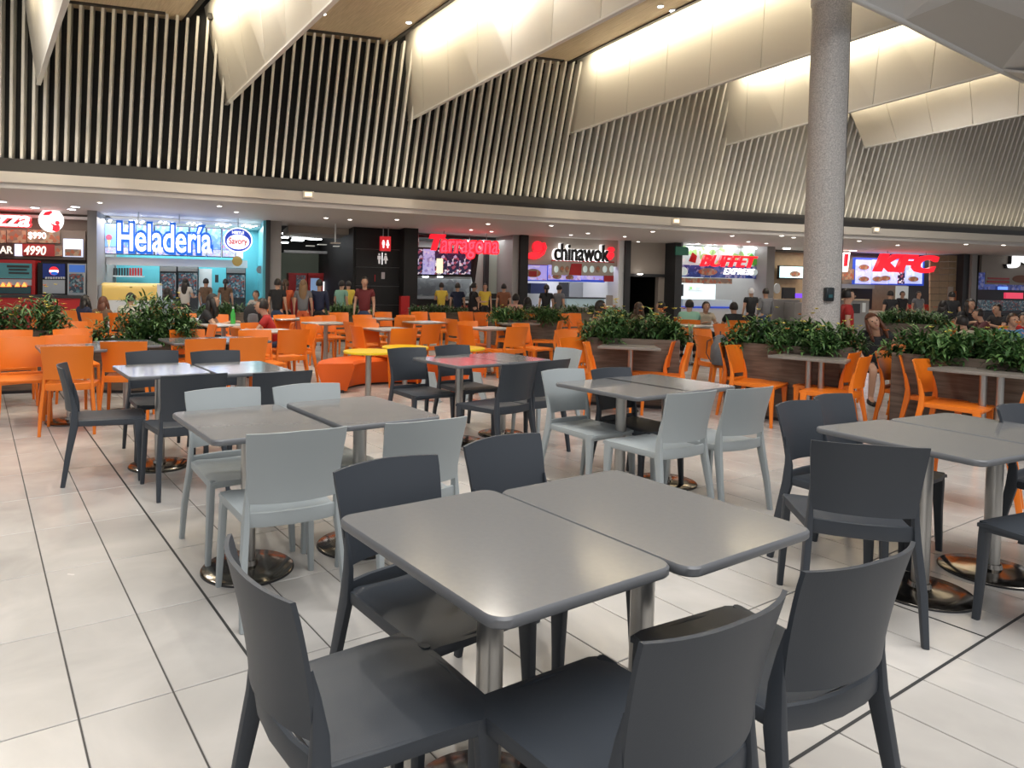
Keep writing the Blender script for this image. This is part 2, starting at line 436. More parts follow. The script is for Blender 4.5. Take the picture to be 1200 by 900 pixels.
for k, (T, ta, B, ba) in enumerate(tops):
    L = min(to_edge(T, ta), 15.)
    n = max(3, round(L/1.25)); td = dirv(ta); bd = dirv(ba)
    LB = min(max(to_edge(B, ba), 1.), 15.)
    Tu = Vector((0, 0, .32))
    e = struct(empty('ceiling_baffle', (T.x, T.y, 0)))
    nf = Vector((td.y, -td.x, 0))          # face side (towards the viewer's left)
    for i in range(n):
        a0, a1 = i/n, (i+1)/n; g = .006
        q = [T+Tu+td*(L*a0+g), B+bd*(LB*a0+g), B+bd*(LB*a1-g), T+Tu+td*(L*a1-g)]
        mb = MB(); th = -nf*.05
        vs = [p for p in q]+[p+th for p in q]
        vs = [(p.x-T.x, p.y-T.y, p.z) for p in vs]
        mb.add(vs, [(0, 1, 2, 3), (7, 6, 5, 4), (0, 4, 5, 1), (1, 5, 6, 2), (2, 6, 7, 3), (3, 7, 4, 0)])
        obj('panel', mb, M_fin, e)
    # back of the baffle and lower edge strip
    mb = MB(); back = -nf*.55
    q = [B-nf*.05, T-nf*.05+back+Vector((0, 0, .3)), T-nf*.05+back+td*L+Vector((0, 0, .3)), B-nf*.05+bd*LB]
    mb.add([(p.x-T.x, p.y-T.y, p.z) for p in q], [(0, 1, 2, 3)])
    obj('back_panel', mb, M_white, e)
    mb = MB(); q = [B+nf*.01, B-nf*.07, B-nf*.07+bd*LB, B+nf*.01+bd*LB]
    vs = [(p.x-T.x, p.y-T.y, p.z+dz) for dz in (-.035, .0) for p in q]
    mb.add(vs, [(0, 1, 2, 3), (7, 6, 5, 4), (0, 4, 5, 1), (1, 5, 6, 2), (2, 6, 7, 3), (3, 7, 4, 0)])
    obj('edge_strip', mb, M_white, e)
    # lamp in the slot above the face
    if k < 5:
        a = T+td*1.0+nf*.31+Vector((0, 0, .03)); b = T+td*(L-.15)+nf*.31+Vector((0, 0, .03))
    else:
        a = T+td*.3+nf*.31+Vector((0, 0, .03)); b = T+td*(L-.15)+nf*.31+Vector((0, 0, .03))
    strip_light('baffle_lamp', a, b, .06, (-nf*.8-Vector((0, 0, .55))), 17*(b-a).length, (1, .86, .60), 165)
# wood ceiling fields between the baffles
def dir_isect(p, a, q, b):
    pass
for k in range(len(tops)+1):
    lo = 8.0; 
    if k < len(tops):
        T, ta = tops[k][0], tops[k][1]; td = dirv(ta); nf = Vector((td.y, -td.x, 0)); L = min(to_edge(T, ta), 15.)
        r0 = T+nf*SLOT-td*.9; r1 = T+nf*SLOT+td*L
    else:
        r0 = W(24, FT-.2, CEIL); r1 = E1A+E1D*26
    if k > 0:
        T, ta = tops[k-1][0], tops[k-1][1]; td = dirv(ta); nf = Vector((td.y, -td.x, 0)); L = min(to_edge(T, ta), 15.)
        l0 = T-nf*.5-td*.9; l1 = T-nf*.5+td*L
    else:
        l0 = W(-22, FT-.2, CEIL); l1 = E1A-E1D*30
    n = 4
    c = (r0+r1+l0+l1)/4
    e = struct(empty('ceiling', (c.x, c.y, CEIL), math.atan2((r1-r0).y, (r1-r0).x)))
    for i in range(n):
        f0, f1 = i/n, (i+1)/n; g = .004
        def lerp(a, b, f): return a+(b-a)*f
        q = [lerp(l0, r0, f0), lerp(l1, r1, f0), lerp(l1, r1, f1), lerp(l0, r0, f1)]
        inv = Matrix.Rotation(-e.rotation_euler[2], 3, 'Z')
        pts = [inv@Vector((p.x-c.x, p.y-c.y, 0)) for p in q]
        cen = sum(pts, Vector())/4; pts = [cen+(p-cen)*.998 for p in pts]
        mb = MB(); mb.slab([(p.x, p.y) for p in pts], 0, .03)
        obj('wood_panel', mb, M_woodceil, e)
    # dark trim beside the slot and along the slat wall
    mb = MB()
    def bar(a, b, wd, z0=-.03, z1=.09):
        d = (b-a).normalized(); nn = Vector((-d.y, d.x, 0))*wd/2
        q = [inv@Vector((p.x-c.x, p.y-c.y, 0)) for p in (a-nn, b-nn, b+nn, a+nn)]
        vs = [(p.x, p.y, z0) for p in q]+[(p.x, p.y, z1) for p in q]
        mb.add(vs, [(0, 1, 2, 3), (7, 6, 5, 4), (0, 4, 5, 1), (1, 5, 6, 2), (2, 6, 7, 3), (3, 7, 4, 0)])
    if k < len(tops): bar(r0, r1, .09)
    a = W(-30, FT, CEIL)
    # line of slat tops
    tl0 = W(0, FT+.16-.2, 0)+LEAN*(CEIL-3.6); 
    sa = (l0-tl0).dot(WU); sb = (r0-tl0).dot(WU)
    p0 = tl0+WU*sa; p1 = tl0+WU*sb
    bar(Vector((p0.x, p0.y, 0)), Vector((p1.x, p1.y, 0)), .10)
    obj('dark_edge', mb, M_band, e)
# slot roof (dark, closes the slots from above)
struct(obj('ceiling_void', MB().box(-30, 40, 4, 34, 7.75, 7.8), M_black))
# downlights in the wood ceiling
def downlight(p, label, r=.06, z=CEIL, m=M_lampc):
    mb = MB(); mb.cyl((0, 0), r*1.25, -.012, .0, 16); mb2 = MB(); mb2.cyl((0, 0), r, -.016, -.011, 16)
    e = empty('downlight', (p.x, p.y, z)); obj('ring', mb, M_white, e); obj('lamp_disc', mb2, m, e)
    return e
for px, py, lab in ((379, 16, 'bright recessed downlight in the wood ceiling beside the second hanging baffle from the left'), (665, 45, 'single bright downlight low in the wood ceiling strip at top centre'),
                    (774, 7, 'left one of the pair of downlights at the top of the photo'), (788, 12, 'right one of the pair of downlights at the top of the photo'),
                    (479, 26, 'dim unlit downlight in the wood ceiling left of centre'), (877, 81, 'small downlight in the narrow wood strip left of the granite column')):
    tag(downlight(at(px, py, CEIL), lab, .055), lab, 'downlight', 'downlights in the wood ceiling')

def spot(p, z, power, ang=165, col=(1, .95, .87)):
    l = bpy.data.lights.new('ceiling_fill_spot', 'SPOT'); l.energy = power; l.spot_size = rad(ang); l.spot_blend = .8; l.shadow_soft_size = .12; l.color = col
    o = bpy.data.objects.new('ceiling_fill_spot', l); COL.objects.link(o); o.location = (p[0], p[1], z); return o
for sx_, sy_ in ((-6.5, 6.5), (-2.2, 7.5), (-7.5, 11), (-3, 12.2), (1.2, 12.8), (5.6, 14.6), (9.8, 16.2), (14, 17.5)): spot((sx_, sy_), 6.93, 430)  # fill spots added to brighten floor and slats, apart from the downlight fittings
# skylight edge and folded white panels at upper right
e = struct(empty('ceiling_skylight', (E1A.x, E1A.y, 0)))
def poly3(name, pts, mt, th=.04):
    q = [Vector(p) for p in pts]; n = (q[1]-q[0]).cross(q[2]-q[0]).normalized()
    if n.z < 0: n = -n
    m_ = len(q); vs = [p for p in q]+[p+n*th for p in q]
    vs = [(p.x-E1A.x, p.y-E1A.y, p.z) for p in vs]
    mb = MB(); mb.add(vs, [tuple(range(m_)), tuple(reversed(range(m_, 2*m_)))]+[(i, m_+i, m_+(i+1) % m_, (i+1) % m_) for i in range(m_)])
    return obj(name, mb, mt, e)
v0 = at(900, -48, ZB); v1 = at(1057, 25, ZB); v2 = at(1172, 83, ZB); v3 = at(1290, 135, ZB)
d1 = v1.y; d2 = v2.y
u1 = atd(1130, -4, d1-.1); u2 = atd(1215, 28, d2-1.0); u3 = atd(1330, 60, d2-.8)
w1 = atd(1300, -60, d2-2.4); w2 = atd(1065, -40, d1-.9); w3 = atd(1150, -50, d1-.9)
poly3('facet', [v0, w2, v1], M_white)
poly3('facet', [v1, w2, w3, u1], M_white)
poly3('facet', [v1, u1, u2, v2], M_fin)
poly3('facet', [u1, w3, w1, u2], M_white)
poly3('facet', [v2, u2, w1, u3, v3], M_white)
poly3('facet', [v2, v3, atd(1290, 95, d2-.5)], M_fin)
# rim
for a, b in ((v0, v1), (v1, v2), (v2, v3)):
    mb = MB(); mb.sweep([(a.x-E1A.x, a.y-E1A.y, a.z), (b.x-E1A.x, b.y-E1A.y, b.z)], [(.04, .04)], pw=1)
    obj('rim', mb, M_white, e)

# ------------------------------------------------------------------ granite column
ce = tag(empty('column', (5.83, 10.6, 0)), 'tall round speckled granite column rising behind the planter', 'column')
cr = .255
obj('shaft', MB().cyl((0, 0), cr, 0, 5.72, 48), M_granite, ce)
obj('collar', MB().lathe([(cr+.0, 5.70), (cr+.02, 5.72), (cr+.02, 9.5), (cr-.02, 9.5)], 48), M_white, ce)
obj('joint_strip', MB().box(cr*cos(rad(-28))-.006, cr*cos(rad(-28))+.006, cr*sin(rad(-28))-.006, cr*sin(rad(-28))+.006, 0, 5.7), M_darkgrey, ce)
pd = atd(971, 353, 10.33)
de = tag(empty('dispenser', (pd.x, pd.y, pd.z)), 'small black soap dispenser fixed on the granite column', 'dispenser')
obj('housing', MB().slab(rrect(.13, .09, .025), 0, .20, bev=.01), mat('black_plastic', (.012, .02, .025), .3), de)
obj('window', MB().box(-.03, .03, -.052, -.044, .05, .10), mat('teal_window', (.03, .12, .14), .2), de)

# ------------------------------------------------------------------ chairs
def chair_proto(name, mt):
    e = empty(name)
    # seat
    mb = MB(); nu, nv = 10, 8; vs = []
    for side in (0, 1):
        for j in range(nv+1):
            v = j/nv; y = -.185+.425*v; hw = .196+.020*v
            for i in range(nu+1):
                u = -1+2*i/nu
                z = .440-.012*(1-u*u)*(1-.3*v) - .022*max(0, v-.82)**1.0*abs(1)*2.2
                z -= .010*(abs(u) > .99)
                yy = y + (.012*(1-u*u) if j == nv else 0)
                vs.append((hw*u, yy, z-(.016 if side else 0)))
    N = (nu+1)*(nv+1); fs = []
    for j in range(nv):
        for i in range(nu):
            a = j*(nu+1)+i; fs.append((a, a+1, a+nu+2, a+nu+1)); fs.append((N+a, N+a+nu+1, N+a+nu+2, N+a+1))
    bd = [i for i in range(nu+1)]+[(j+1)*(nu+1)-1 for j in range(1, nv+1)]+[nv*(nu+1)+i for i in range(nu-1, -1, -1)]+[j*(nu+1) for j in range(nv-1, 0, -1)]
    for a, b in zip(bd, bd[1:]+bd[:1]): fs.append((a, N+a, N+b, b))
    mb.add(vs, fs, 0, True)
    me = fixn(mb.mesh('seat', mt)); put('seat', me, e)
    # apron under the seat edge
    ap = MB(); 
    for s in (-1, 1): ap.sweep([(s*.189, -.17, .415), (s*.206, .205, .408)], [(.009, .020)])
    ap.sweep([(-.200, .222, .404), (0, .234, .412), (.200, .222, .404)], [(.008, .018)])
    obj('apron', ap, mt, e)
    # backrest panel, curved
    mb = MB(); nu, nv = 12, 8; vs = []
    def bp(u, v, side):
        z = .495+.295*v; hw = .190+.022*v - .012*max(0, v-.9)*10*max(0, abs(u)-.8)
        ye = -.196-.055*v**1.5 - .004
        yc = -.046*(1-abs(u)**2.2)
        top = .006*(1-abs(u))
        return (hw*u, ye+yc-(.011 if side else 0), z+(top if v == 1 else 0))
    for side in (0, 1):
        for j in range(nv+1):
            for i in range(nu+1): vs.append(bp(-1+2*i/nu, j/nv, side))
    N = (nu+1)*(nv+1); fs = []
    for j in range(nv):
        for i in range(nu):
            a = j*(nu+1)+i; fs.append((a, a+1, a+nu+2, a+nu+1)); fs.append((N+a, N+a+nu+1, N+a+nu+2, N+a+1))
    bd = [i for i in range(nu+1)]+[(j+1)*(nu+1)-1 for j in range(1, nv+1)]+[nv*(nu+1)+i for i in range(nu-1, -1, -1)]+[j*(nu+1) for j in range(nv-1, 0, -1)]
    for a, b in zip(bd, bd[1:]+bd[:1]): fs.append((a, N+a, N+b, b))
    mb.add(vs, fs, 0, True); put('backrest', fixn(mb.mesh('backrest', mt)), e)
    # lower back rail
    mb = MB(); mb.sweep([(-.187, -.196, .425), (-.1, -.216, .425), (0, -.223, .425), (.1, -.216, .425), (.187, -.196, .425)], [(.010, .032)])
    obj('back_rail', mb, mt, e)
    for s in (-1, 1):
        mb = MB(); mb.sweep([(s*.218, -.262, 0), (s*.212, -.232, .20), (s*.195, -.196, .40), (s*.190, -.194, .50), (s*.191, -.203, .58), (s*.193, -.215, .64)],
                            [(.013, .015), (.016, .019), (.015, .026), (.011, .020), (.006, .010), (.003, .003)], ref=(0, 1, 0))
        obj('leg', mb, mt, e)
        mb = MB(); mb.sweep([(s*.218, .215, 0), (s*.208, .208, .22), (s*.203, .204, .37), (s*.201, .200, .428)],
                            [(.013, .015), (.017, .020), (.017, .030), (.014, .034)], ref=(0, 1, 0))
        obj('leg', mb, mt, e)
    return e
P_dark = chair_proto('cafe_chair', M_slate); P_lite = chair_proto('cafe_chair', M_light); P_or = chair_proto('cafe_chair', M_orange)
USED = set()
CS = 1.035
BACKY, BACKZ = -.275, .812
def chair(kind, pos, face, label, group, cat='chair'):
    src = {'d': P_dark, 'l': P_lite, 'o': P_or}[kind]
    o = src if kind not in USED else copy_tree(src)
    USED.add(kind); o.scale = (CS, CS, CS)
    o.location = (pos[0], pos[1], 0); o.rotation_euler = (0, 0, rad(face)-pi/2)
    if group: o['group'] = group
    elif 'group' in o: del o['group']
    o['label'] = label; o['category'] = cat
    return o
def chair_px(kind, pl, pr, face, label, group, z=BACKZ):
    """pl, pr: photo positions of the two ends of the back's top edge (or one point twice)"""
    a = at(*pl, z); b = at(*pr, z); c = (a+b)/2
    if face is None:
        n = Vector((-(b-a).y, (b-a).x, 0)).normalized(); face = math.degrees(math.atan2(n.y, n.x))
    elif face == 'flip':
        n = -Vector((-(b-a).y, (b-a).x, 0)).normalized(); face = math.degrees(math.atan2(n.y, n.x))
    f = rad(face); d = Vector((cos(f), sin(f), 0))
    p = c - d*BACKY
    return chair(kind, p, face, label, group)
def chair_dep(kind, px, dep, face, label, group):
    x = (px-PX)/FPX*dep; f = rad(face); d = Vector((cos(f), sin(f), 0))
    return chair(kind, Vector((x, dep, 0))-d*BACKY, face, label, group)
GD = 'dark grey chairs around the grey tables'; GL = 'pale grey chairs around the grey tables'; GO = 'orange chairs of the far seating area'; GP = 'orange chairs beside the planter tables'
A0, A1, A2, A3 = 124, -56, 31, 211
chair_px('d', (389, 547), (516, 541), -52, 'dark grey chair tucked behind the left half of the big front table', GD)
chair_px('d', (535, 520), (640, 513), -50, 'dark grey chair behind the front table, only its backrest showing above it', GD)
chair_px('d', (265, 626), (343, 715), 32, 'nearest dark grey chair at lower left, side on, seat pointing right', GD)
chair_px('d', (762, 757), (917, 697), 122, 'dark grey chair at bottom centre right, cut off by the photo edge', GD)
chair_px('d', (955, 675), (1063, 637), 118, 'dark grey chair seen from behind right of the front table corner', GD)
chair_px('l', (299, 509), (399, 503), 118, 'pale grey chair seen from behind at near side of left grey table', GL)
chair_px('l', (218, 458), (304, 457), A1, 'pale grey chair with thick seat at far left end of left grey table', GL)
chair_px('l', (322, 454), (395, 451), A1, 'pale grey chair behind left grey table, only top of backrest visible', GL)
chair_px('l', (458, 498), (543, 489), 121, 'pale grey chair between the left grey table and the front table', GL)
chair_px('d', (149, 413), (207, 412), A1, 'dark grey chair behind left end of table with blue reflections', GD)
chair_px('d', (224, 416), (279, 415), A1, 'dark grey chair behind the middle of table with blue reflections', GD)
chair_px('d', (191, 442), (265, 438), A0, 'dark grey chair at near side of table with blue reflections', GD)
chair_px('d', (302, 438), (362, 435), A0, 'dark grey chair at right near side of table with blue reflections', GD)
chair_px('d', (71, 428), (79, 430), 25, 'dark grey chair alone at far left, seen exactly from the side', GD)
chair_px('d', (457, 410), (495, 409), A1, 'dark grey chair left of centre facing the viewer beside orange bench', GD)
chair_px('d', (512, 408), (546, 407), A1, 'dark grey chair behind the centre table with pink reflections', GD)
chair_px('d', (594, 426), (627, 425), A0+8, 'dark grey chair at near side of centre table with pink reflections', GD)
chair_px('d', (629, 424), (672, 423), A0+8, 'dark grey chair at near right corner of table with pink reflections', GD)
chair_px('l', (648, 408), (686, 411), A3-6, 'farthest pale grey chair, at right end of centre table', GL)
chair_px('l', (637, 435), (681, 434), A1, 'pale grey chair facing right at left corner of the middle right table', GL)
chair_px('d', (696, 433), (735, 431), A1, 'dark grey chair behind the middle right table', GD)
chair_px('l', (785, 462), (839, 459), A0-4, 'pale grey chair from behind, left one at near side of middle right table', GL)
chair_px('l', (857, 458), (903, 453), A0-6, 'pale grey chair from behind, right one near the middle right table', GL)
chair_px('d', (910, 475), (957, 472), A1, 'dark grey chair left of the right hand table, leftmost there', GD)
chair_px('d', (956, 466), (994, 464), A1, 'dark grey chair overlapping another behind left corner of right table', GD)
chair_px('d', (957, 510), (1091, 536), 74, 'large dark grey chair seen from behind in front of right table', GD)
chair_px('d', (1157, 476), (1215, 479), A1, 'dark grey chair behind the right table at the photo edge', GD)
p = at(1158, 612, .44); q = Vector((cos(rad(205)), sin(rad(205)), 0)); n_ = Vector((-q.y, q.x, 0))
chair('d', p - q*.21 + n_*-.20*-1, 205, 'dark grey chair at right edge of photo, only seat corner showing', GD)

# orange chairs: (left px, right px, y of back top, facing, label)
OR = [
 ((1, 398), (48, 396), A1, 'orange chair at far left behind grey table, nearer of the left edge pair'),
 ((-6, 389), (32, 388), A1, 'orange chair at left edge behind another orange chair, below first planter'),
 ((53, 406), (104, 405), 110, 'orange chair seen from behind at near side of the left grey table'),
 ((53, 395), (94, 394), A1, 'orange chair behind left grey table facing the viewer'),
 ((67, 388), (103, 386), A1, 'orange chair below gap between the two left planters'),
 ((122, 403), (167, 401), 105, 'orange chair in front of the second planter, right end of left table'),
 ((70, 378), (95, 378), A1, 'orange chair below the lime green bag'),
 ((206, 369), (226, 369), A1, 'orange chair behind small white table right of second planter'),
 ((206, 388), (232, 387), A1, 'orange chair facing the viewer right beside the second planter'),
 ((213, 377), (235, 376), A2, 'orange chair with black dressed woman in front of it'),
 ((223, 399), (260, 398), A0, 'orange chair from behind under the far grey table, left one'),
 ((279, 395), (305, 395), A0, 'orange chair from behind under the far grey table, right one'),
 ((283, 380), (313, 381), A1, 'orange chair behind white table before the man in red'),
 ((283, 389), (313, 389), A1, 'orange chair facing the viewer left of near white table'),
 ((267, 384), (282, 384), A2, 'orange chair sideways between the white tables left of centre'),
 ((329, 388), (360, 387), A0, 'orange chair from behind at near white table left of centre'),
 ((241, 382), (258, 382), A3, 'orange chair turned sideways below the green bottle'),
 ((245, 370), (262, 369), A1, 'orange chair behind the green bottle'),
 ((351, 372), (377, 372), A1, 'orange chair behind white table right of man in red'),
 ((375, 371), (386, 370), A1, 'small orange chair right of it behind white table near planter'),
 ((358, 382), (376, 381), A3, 'orange chair sideways left of the narrow white table'),
 ((345, 378), (362, 377), A3, 'orange chair partly hidden behind sideways orange chair'),
 ((329, 370), (337, 369), A1, 'orange chair directly behind the man in red'),
 ((391, 367), (403, 367), A1, 'orange chair in front of the dark corridor planter, left one'),
 ((415, 369), (434, 369), A1, 'orange chair in front of the dark corridor planter, right one'),
 ((420, 375), (435, 374), A1, 'orange chair left under far white table near restroom sign'),
 ((439, 366), (458, 367), A1, 'orange chair behind far white table below restroom sign'),
 ((463, 373), (486, 372), A0, 'orange chair right of far white table below restroom sign'),
 ((469, 370), (481, 370), A1, 'orange chair in front of the red post'),
 ((400, 378), (416, 378), A2, 'orange chair sideways right of narrow white table'),
 ((417, 380), (441, 379), A1, 'orange chair facing the viewer behind the central white table'),
 ((408, 384), (425, 383), A2, 'orange chair sideways left of the central white table'),
 ((460, 386), (489, 386), A0, 'orange chair from behind at the central white table'),
 ((497, 381), (517, 381), A0+12, 'orange chair turned left of the middle between white tables'),
 ((519, 375), (536, 374), A2, 'orange chair standing sideways between two white tables'),
 ((488, 366), (494, 366), A1, 'orange chair left before the planter of the centre kiosk'),
 ((507, 367), (518, 367), A1, 'orange chair middle before the planter of the centre kiosk'),
 ((539, 366), (551, 366), A1, 'orange chair right before the planter of the centre kiosk'),
 ((557, 367), (570, 367), A1, 'orange chair right of centre below the staff counter'),
 ((572, 367), (582, 368), A1, 'orange chair left end of flowering planter'),
 ((537, 379), (557, 378), A1, 'orange chair behind left of the right white table'),
 ((535, 382), (552, 382), A2, 'orange chair sideways left of the right white table'),
 ((584, 373), (597, 373), A1, 'orange chair behind the right white table'),
 ((576, 372), (584, 372), A2, 'orange chair slim sideways below the flowering planter'),
 ((600, 380), (619, 380), A1+8, 'orange chair right behind another at right white table'),
 ((597, 384), (617, 384), A0, 'orange chair from behind at the right white table'),
 ((652, 368), (662, 368), A1, 'orange chair left before the pink shirted person'),
 ((665, 368), (680, 368), A1, 'orange chair right before the pink shirted person'),
]
for a, b, f, lab in OR: chair_px('o', a, b, f, lab, GO, z=.805)
PC = [((653, 376), (662, 377), 160, 'orange chair at right end of the small planter table, facing left'),
 ((657, 387), (668, 389), A1, 'orange chair behind pale grey chair right of planter table'),
 ((666, 396), (675, 397), A1, 'orange chair nearer of the two behind pale grey chair'),
 ((686, 402), (690, 404), -17, 'orange chair left of the planter table, half hidden by pale grey chair'),
 ((782, 399), (792, 400), 163, 'orange chair facing left at right of centre right planter table'),
 ((802, 401), (812, 403), 163, 'orange chair behind it, second facing left by the centre right planter'),
 ((813, 387), (832, 387), A1, 'orange chair facing away behind the grey backpack chair'),
 ((818, 394), (828, 395), 10, 'orange chair carrying the grey backpack'),
 ((838, 380), (850, 381), A1, 'orange chair far behind left end of big planter'),
 ((848, 400), (856, 401), -43, 'orange chair farther one at left of big planter table'),
 ((856, 402), (865, 404), -43, 'orange chair nearer one at left of big planter table'),
 ((996, 411), (1006, 412), 137, 'orange chair farther of two facing left at big planter'),
 ((1008, 415), (1019, 418), 137, 'orange chair nearer of two facing left at big planter'),
 ((1031, 409), (1041, 411), -50, 'orange chair right of the girl, facing right'),
 ((1048, 405), (1058, 406), A1, 'orange chair behind, between the girl and right planter'),
 ((1058, 414), (1071, 416), -50, 'orange chair farther of two at left of right planter table'),
 ((1070, 420), (1090, 423), -50, 'orange chair nearest of two at left of right planter table'),
 ((1199, 460), (1209, 462), 140, 'orange chair at right photo edge below right planter table')]
for a, b, f, lab in PC: chair_px('o', a, b, f, lab, GP, z=.805)

# ------------------------------------------------------------------ tables
def table_proto(name, mt_top, mt_edge, w=.575, d=.765, h=.75, round_=False, base=True, r=.225):
    e = empty(name)
    out = rrect(w, d, .045, 6) if not round_ else [(w/2*cos(2*pi*i/40), d/2*sin(2*pi*i/40)) for i in range(40)]
    mb = MB(); mb.slab(out, h-.028, h, 0, bev=.006, mi_side=1); obj('tabletop', mb, [mt_top, mt_edge], e)
    mb = MB(); mb.box(-.16, .16, -.02, .02, h-.045, h-.028); mb.box(-.02, .02, -.16, .16, h-.045, h-.028); obj('top_bracket', mb, M_darkgrey, e)
    mb = MB(); mb.cyl((0, 0), .037, .02, h-.04, 28); obj('pole', mb, M_steel, e)
    if base:
        mb = MB(); mb.lathe([(r-.002, 0), (r, .004), (r, .010), (r-.006, .015), (r*.55, .021), (.05, .028), (.045, .05), (.038, .052)], 48, 0)
        obj('base_plate', mb, M_steelbase, e)
        obj('rubber_ring', MB().lathe([(r-.01, -.0), (r+.003, .0), (r+.003, .006), (r-.01, .006)], 48), M_darkgrey, e)
    return e
TUSED = {}
def table(proto_key, c, face, label, group, z=None):
    src = TPRO[proto_key]
    o = src if proto_key not in TUSED else copy_tree(src); TUSED[proto_key] = 1
    o.location = (c[0], c[1], 0); o.rotation_euler = (0, 0, rad(face)-pi/2); o['label'] = label; o['category'] = 'table'
    if group: o['group'] = group
    return o
TPRO = {'g': table_proto('cafe_table', M_top, M_topedge), 'w': table_proto('cafe_table', M_whitetop, M_steel, .66, .66, .75, r=.2),
        'y': table_proto('low_round_table', M_yellow, M_yellow, .62, .62, .61, True, r=.17)}
GT = 'grey rectangular cafe tables'
def tab_corner(p_near, z=.75, ax=-56.5, w=.575, d=.765):
    """p_near: photo position of the corner nearest the viewer; long side ax, short side ax+88"""
    c = at(*p_near, z); a = dirv(ax+180); b = dirv(ax+90)
    return c + a*(d/2) + b*(w/2)
def gt(px, dpx, label, ax=-56.5):
    c = tab_corner(px, ax=ax); c = c+Vector((dpx[0], dpx[1], 0)); return table('g', c, ax, label, GT)
gt((583, 729), (0, 0), 'front grey table, left one of the big pair nearest the camera')
gt((810, 668), (0, 0), 'front grey table, right one of the big pair, beside the chair backs')
c1 = gt((250, 517), (0, 0), 'grey table of the left pair, ringed by pale grey chairs, left half')
gt((403, 500), (0, 0), 'grey table of the left pair, right half, before the orange bench')
gt((152, 442), (0, 0), 'grey table reflecting the blue ice cream sign, left half')
gt((258, 439), (0, 0), 'grey table reflecting the blue ice cream sign, right half')
gt((537, 429), (0, 0), 'grey table with pink sign reflections, left half')
gt((592, 425), (0, 0), 'grey table with pink sign reflections, right half')
gt((747, 466), (0, 0), 'grey table right of centre with pale chairs, left half')
gt((805, 459), (0, 0), 'grey table right of centre with pale chairs, right half')
c = tab_corner((1152, 541), ax=-64); table('g', c, -64, 'grey table at right, left half, above shiny round base', GT)
c = c+dirv(25)*.60; table('g', c, -64, 'grey table at right photo edge, right half', GT)
gt((48, 412), (0, 0), 'grey table at far left among orange chairs, left half')
gt((121, 406.5), (0, 0), 'grey table at far left among orange chairs, right half')
gt((262, 401), (0, 0), 'small far grey table behind the one reflecting blue light')
gt((203, 402.5), (0, 0), 'small far grey table touching the second planter')
GW = 'white square tables in the orange chair area'
for px, py, lab in ((316, 387, 'white table nearest on the left, in front of the man in red'), (262, 380, 'white table carrying the green bottle'), (218, 374, 'small white table behind woman in black'),
                    (340, 373, 'white table behind the man in red'), (382, 378, 'white table left of centre, farther one before the corridor'), (443, 373, 'farthest white table below the restroom sign'),
                    (457, 385, 'central white table behind the yellow tables'), (499, 377, 'white table before the centre kiosk planter'), (573, 384, 'white table right of centre behind table with pink reflections'),
                    (810, 381, 'white table seen between planters in front of green shirted man')):
    c = at(px, py, .75); table('w', c, A1, lab, GW)
for px, py, lab in ((432, 411, 'yellow low round table with steel leg beside the orange bench, left'), (475, 406, 'yellow low round table in the middle behind dark chair'), (541, 407, 'yellow low round table at right behind dark chair back')):
    c = at(px, py, .61); table('y', c, 0, lab, 'yellow low round tables inside the bench')
# shelf tables fixed to planters
def shelf_table(pe, pdepth, px, py, L, legs, label, depth=.42):
    """table fixed to the front of planter pe; px, py: photo position of the middle of its front edge"""
    a = at(px, py, .76); an = pe.rotation_euler[2]; u = Vector((cos(an), sin(an), 0)); v = Vector((-sin(an), cos(an), 0))
    pl = Vector(pe.location); x = (a-pl).dot(u)
    c = pl + u*x - v*(pdepth/2+.006)
    e = tag(empty('planter_table', (c.x, c.y, 0), an), label, 'table', 'laminate tables fixed to the planters')
    out = [(-L/2+.06, -.0), (-L/2, -depth), (L/2, -depth), (L/2-.06, -.0)]
    mb = MB(); mb.slab(out, .73, .76, bev=.004); obj('tabletop', mb, M_taupetop, e)
    for q in legs:
        obj('pole', MB().cyl((q, -depth*.6), .03, 0, .73, 20), M_steel, e)
        obj('base_plate', MB().cyl((q, -depth*.6), .11, 0, .012, 28), M_steelbase, e)
    return e

# ------------------------------------------------------------------ orange curved bench
bc = Vector((-.42, 9.35, 0)); be = tag(empty('curved_bench', bc), 'orange upholstered bench curving around the yellow tables', 'bench')
mb = MB(); r0, r1 = .62, 1.12; a0, a1 = rad(-8), rad(196); n = 30; vs = []
for i in range(n+1):
    a = a0+(a1-a0)*i/n
    for r, z in ((r0+.10, .03), (r0, .34), (r0+.03, .385), (r1-.03, .385), (r1, .34), (r1-.10, .03)): vs.append((r*cos(a), r*sin(a), z))
fs = [(6*i+k, 6*i+(k+1) % 6, 6*i+6+(k+1) % 6, 6*i+6+k) for i in range(n) for k in range(6)]+[tuple(range(6)), tuple(reversed(range(6*n, 6*n+6)))]
mb.add(vs, fs, 0, True); bo = obj('cushion', mb, M_orseat, be)
mb = MB(); vs = []
for i in range(n+1):
    a = a0+(a1-a0)*i/n
    for r, z in ((r0+.14, 0), (r0+.14, .04), (r1-.14, .04), (r1-.14, 0)): vs.append((r*cos(a), r*sin(a), z))
mb.add(vs, [(4*i+k, 4*i+(k+1) % 4, 4*i+4+(k+1) % 4, 4*i+4+k) for i in range(n) for k in range(4)]+[(0, 1, 2, 3), (4*n+3, 4*n+2, 4*n+1, 4*n)]); obj('plinth', mb, M_darkgrey, be)

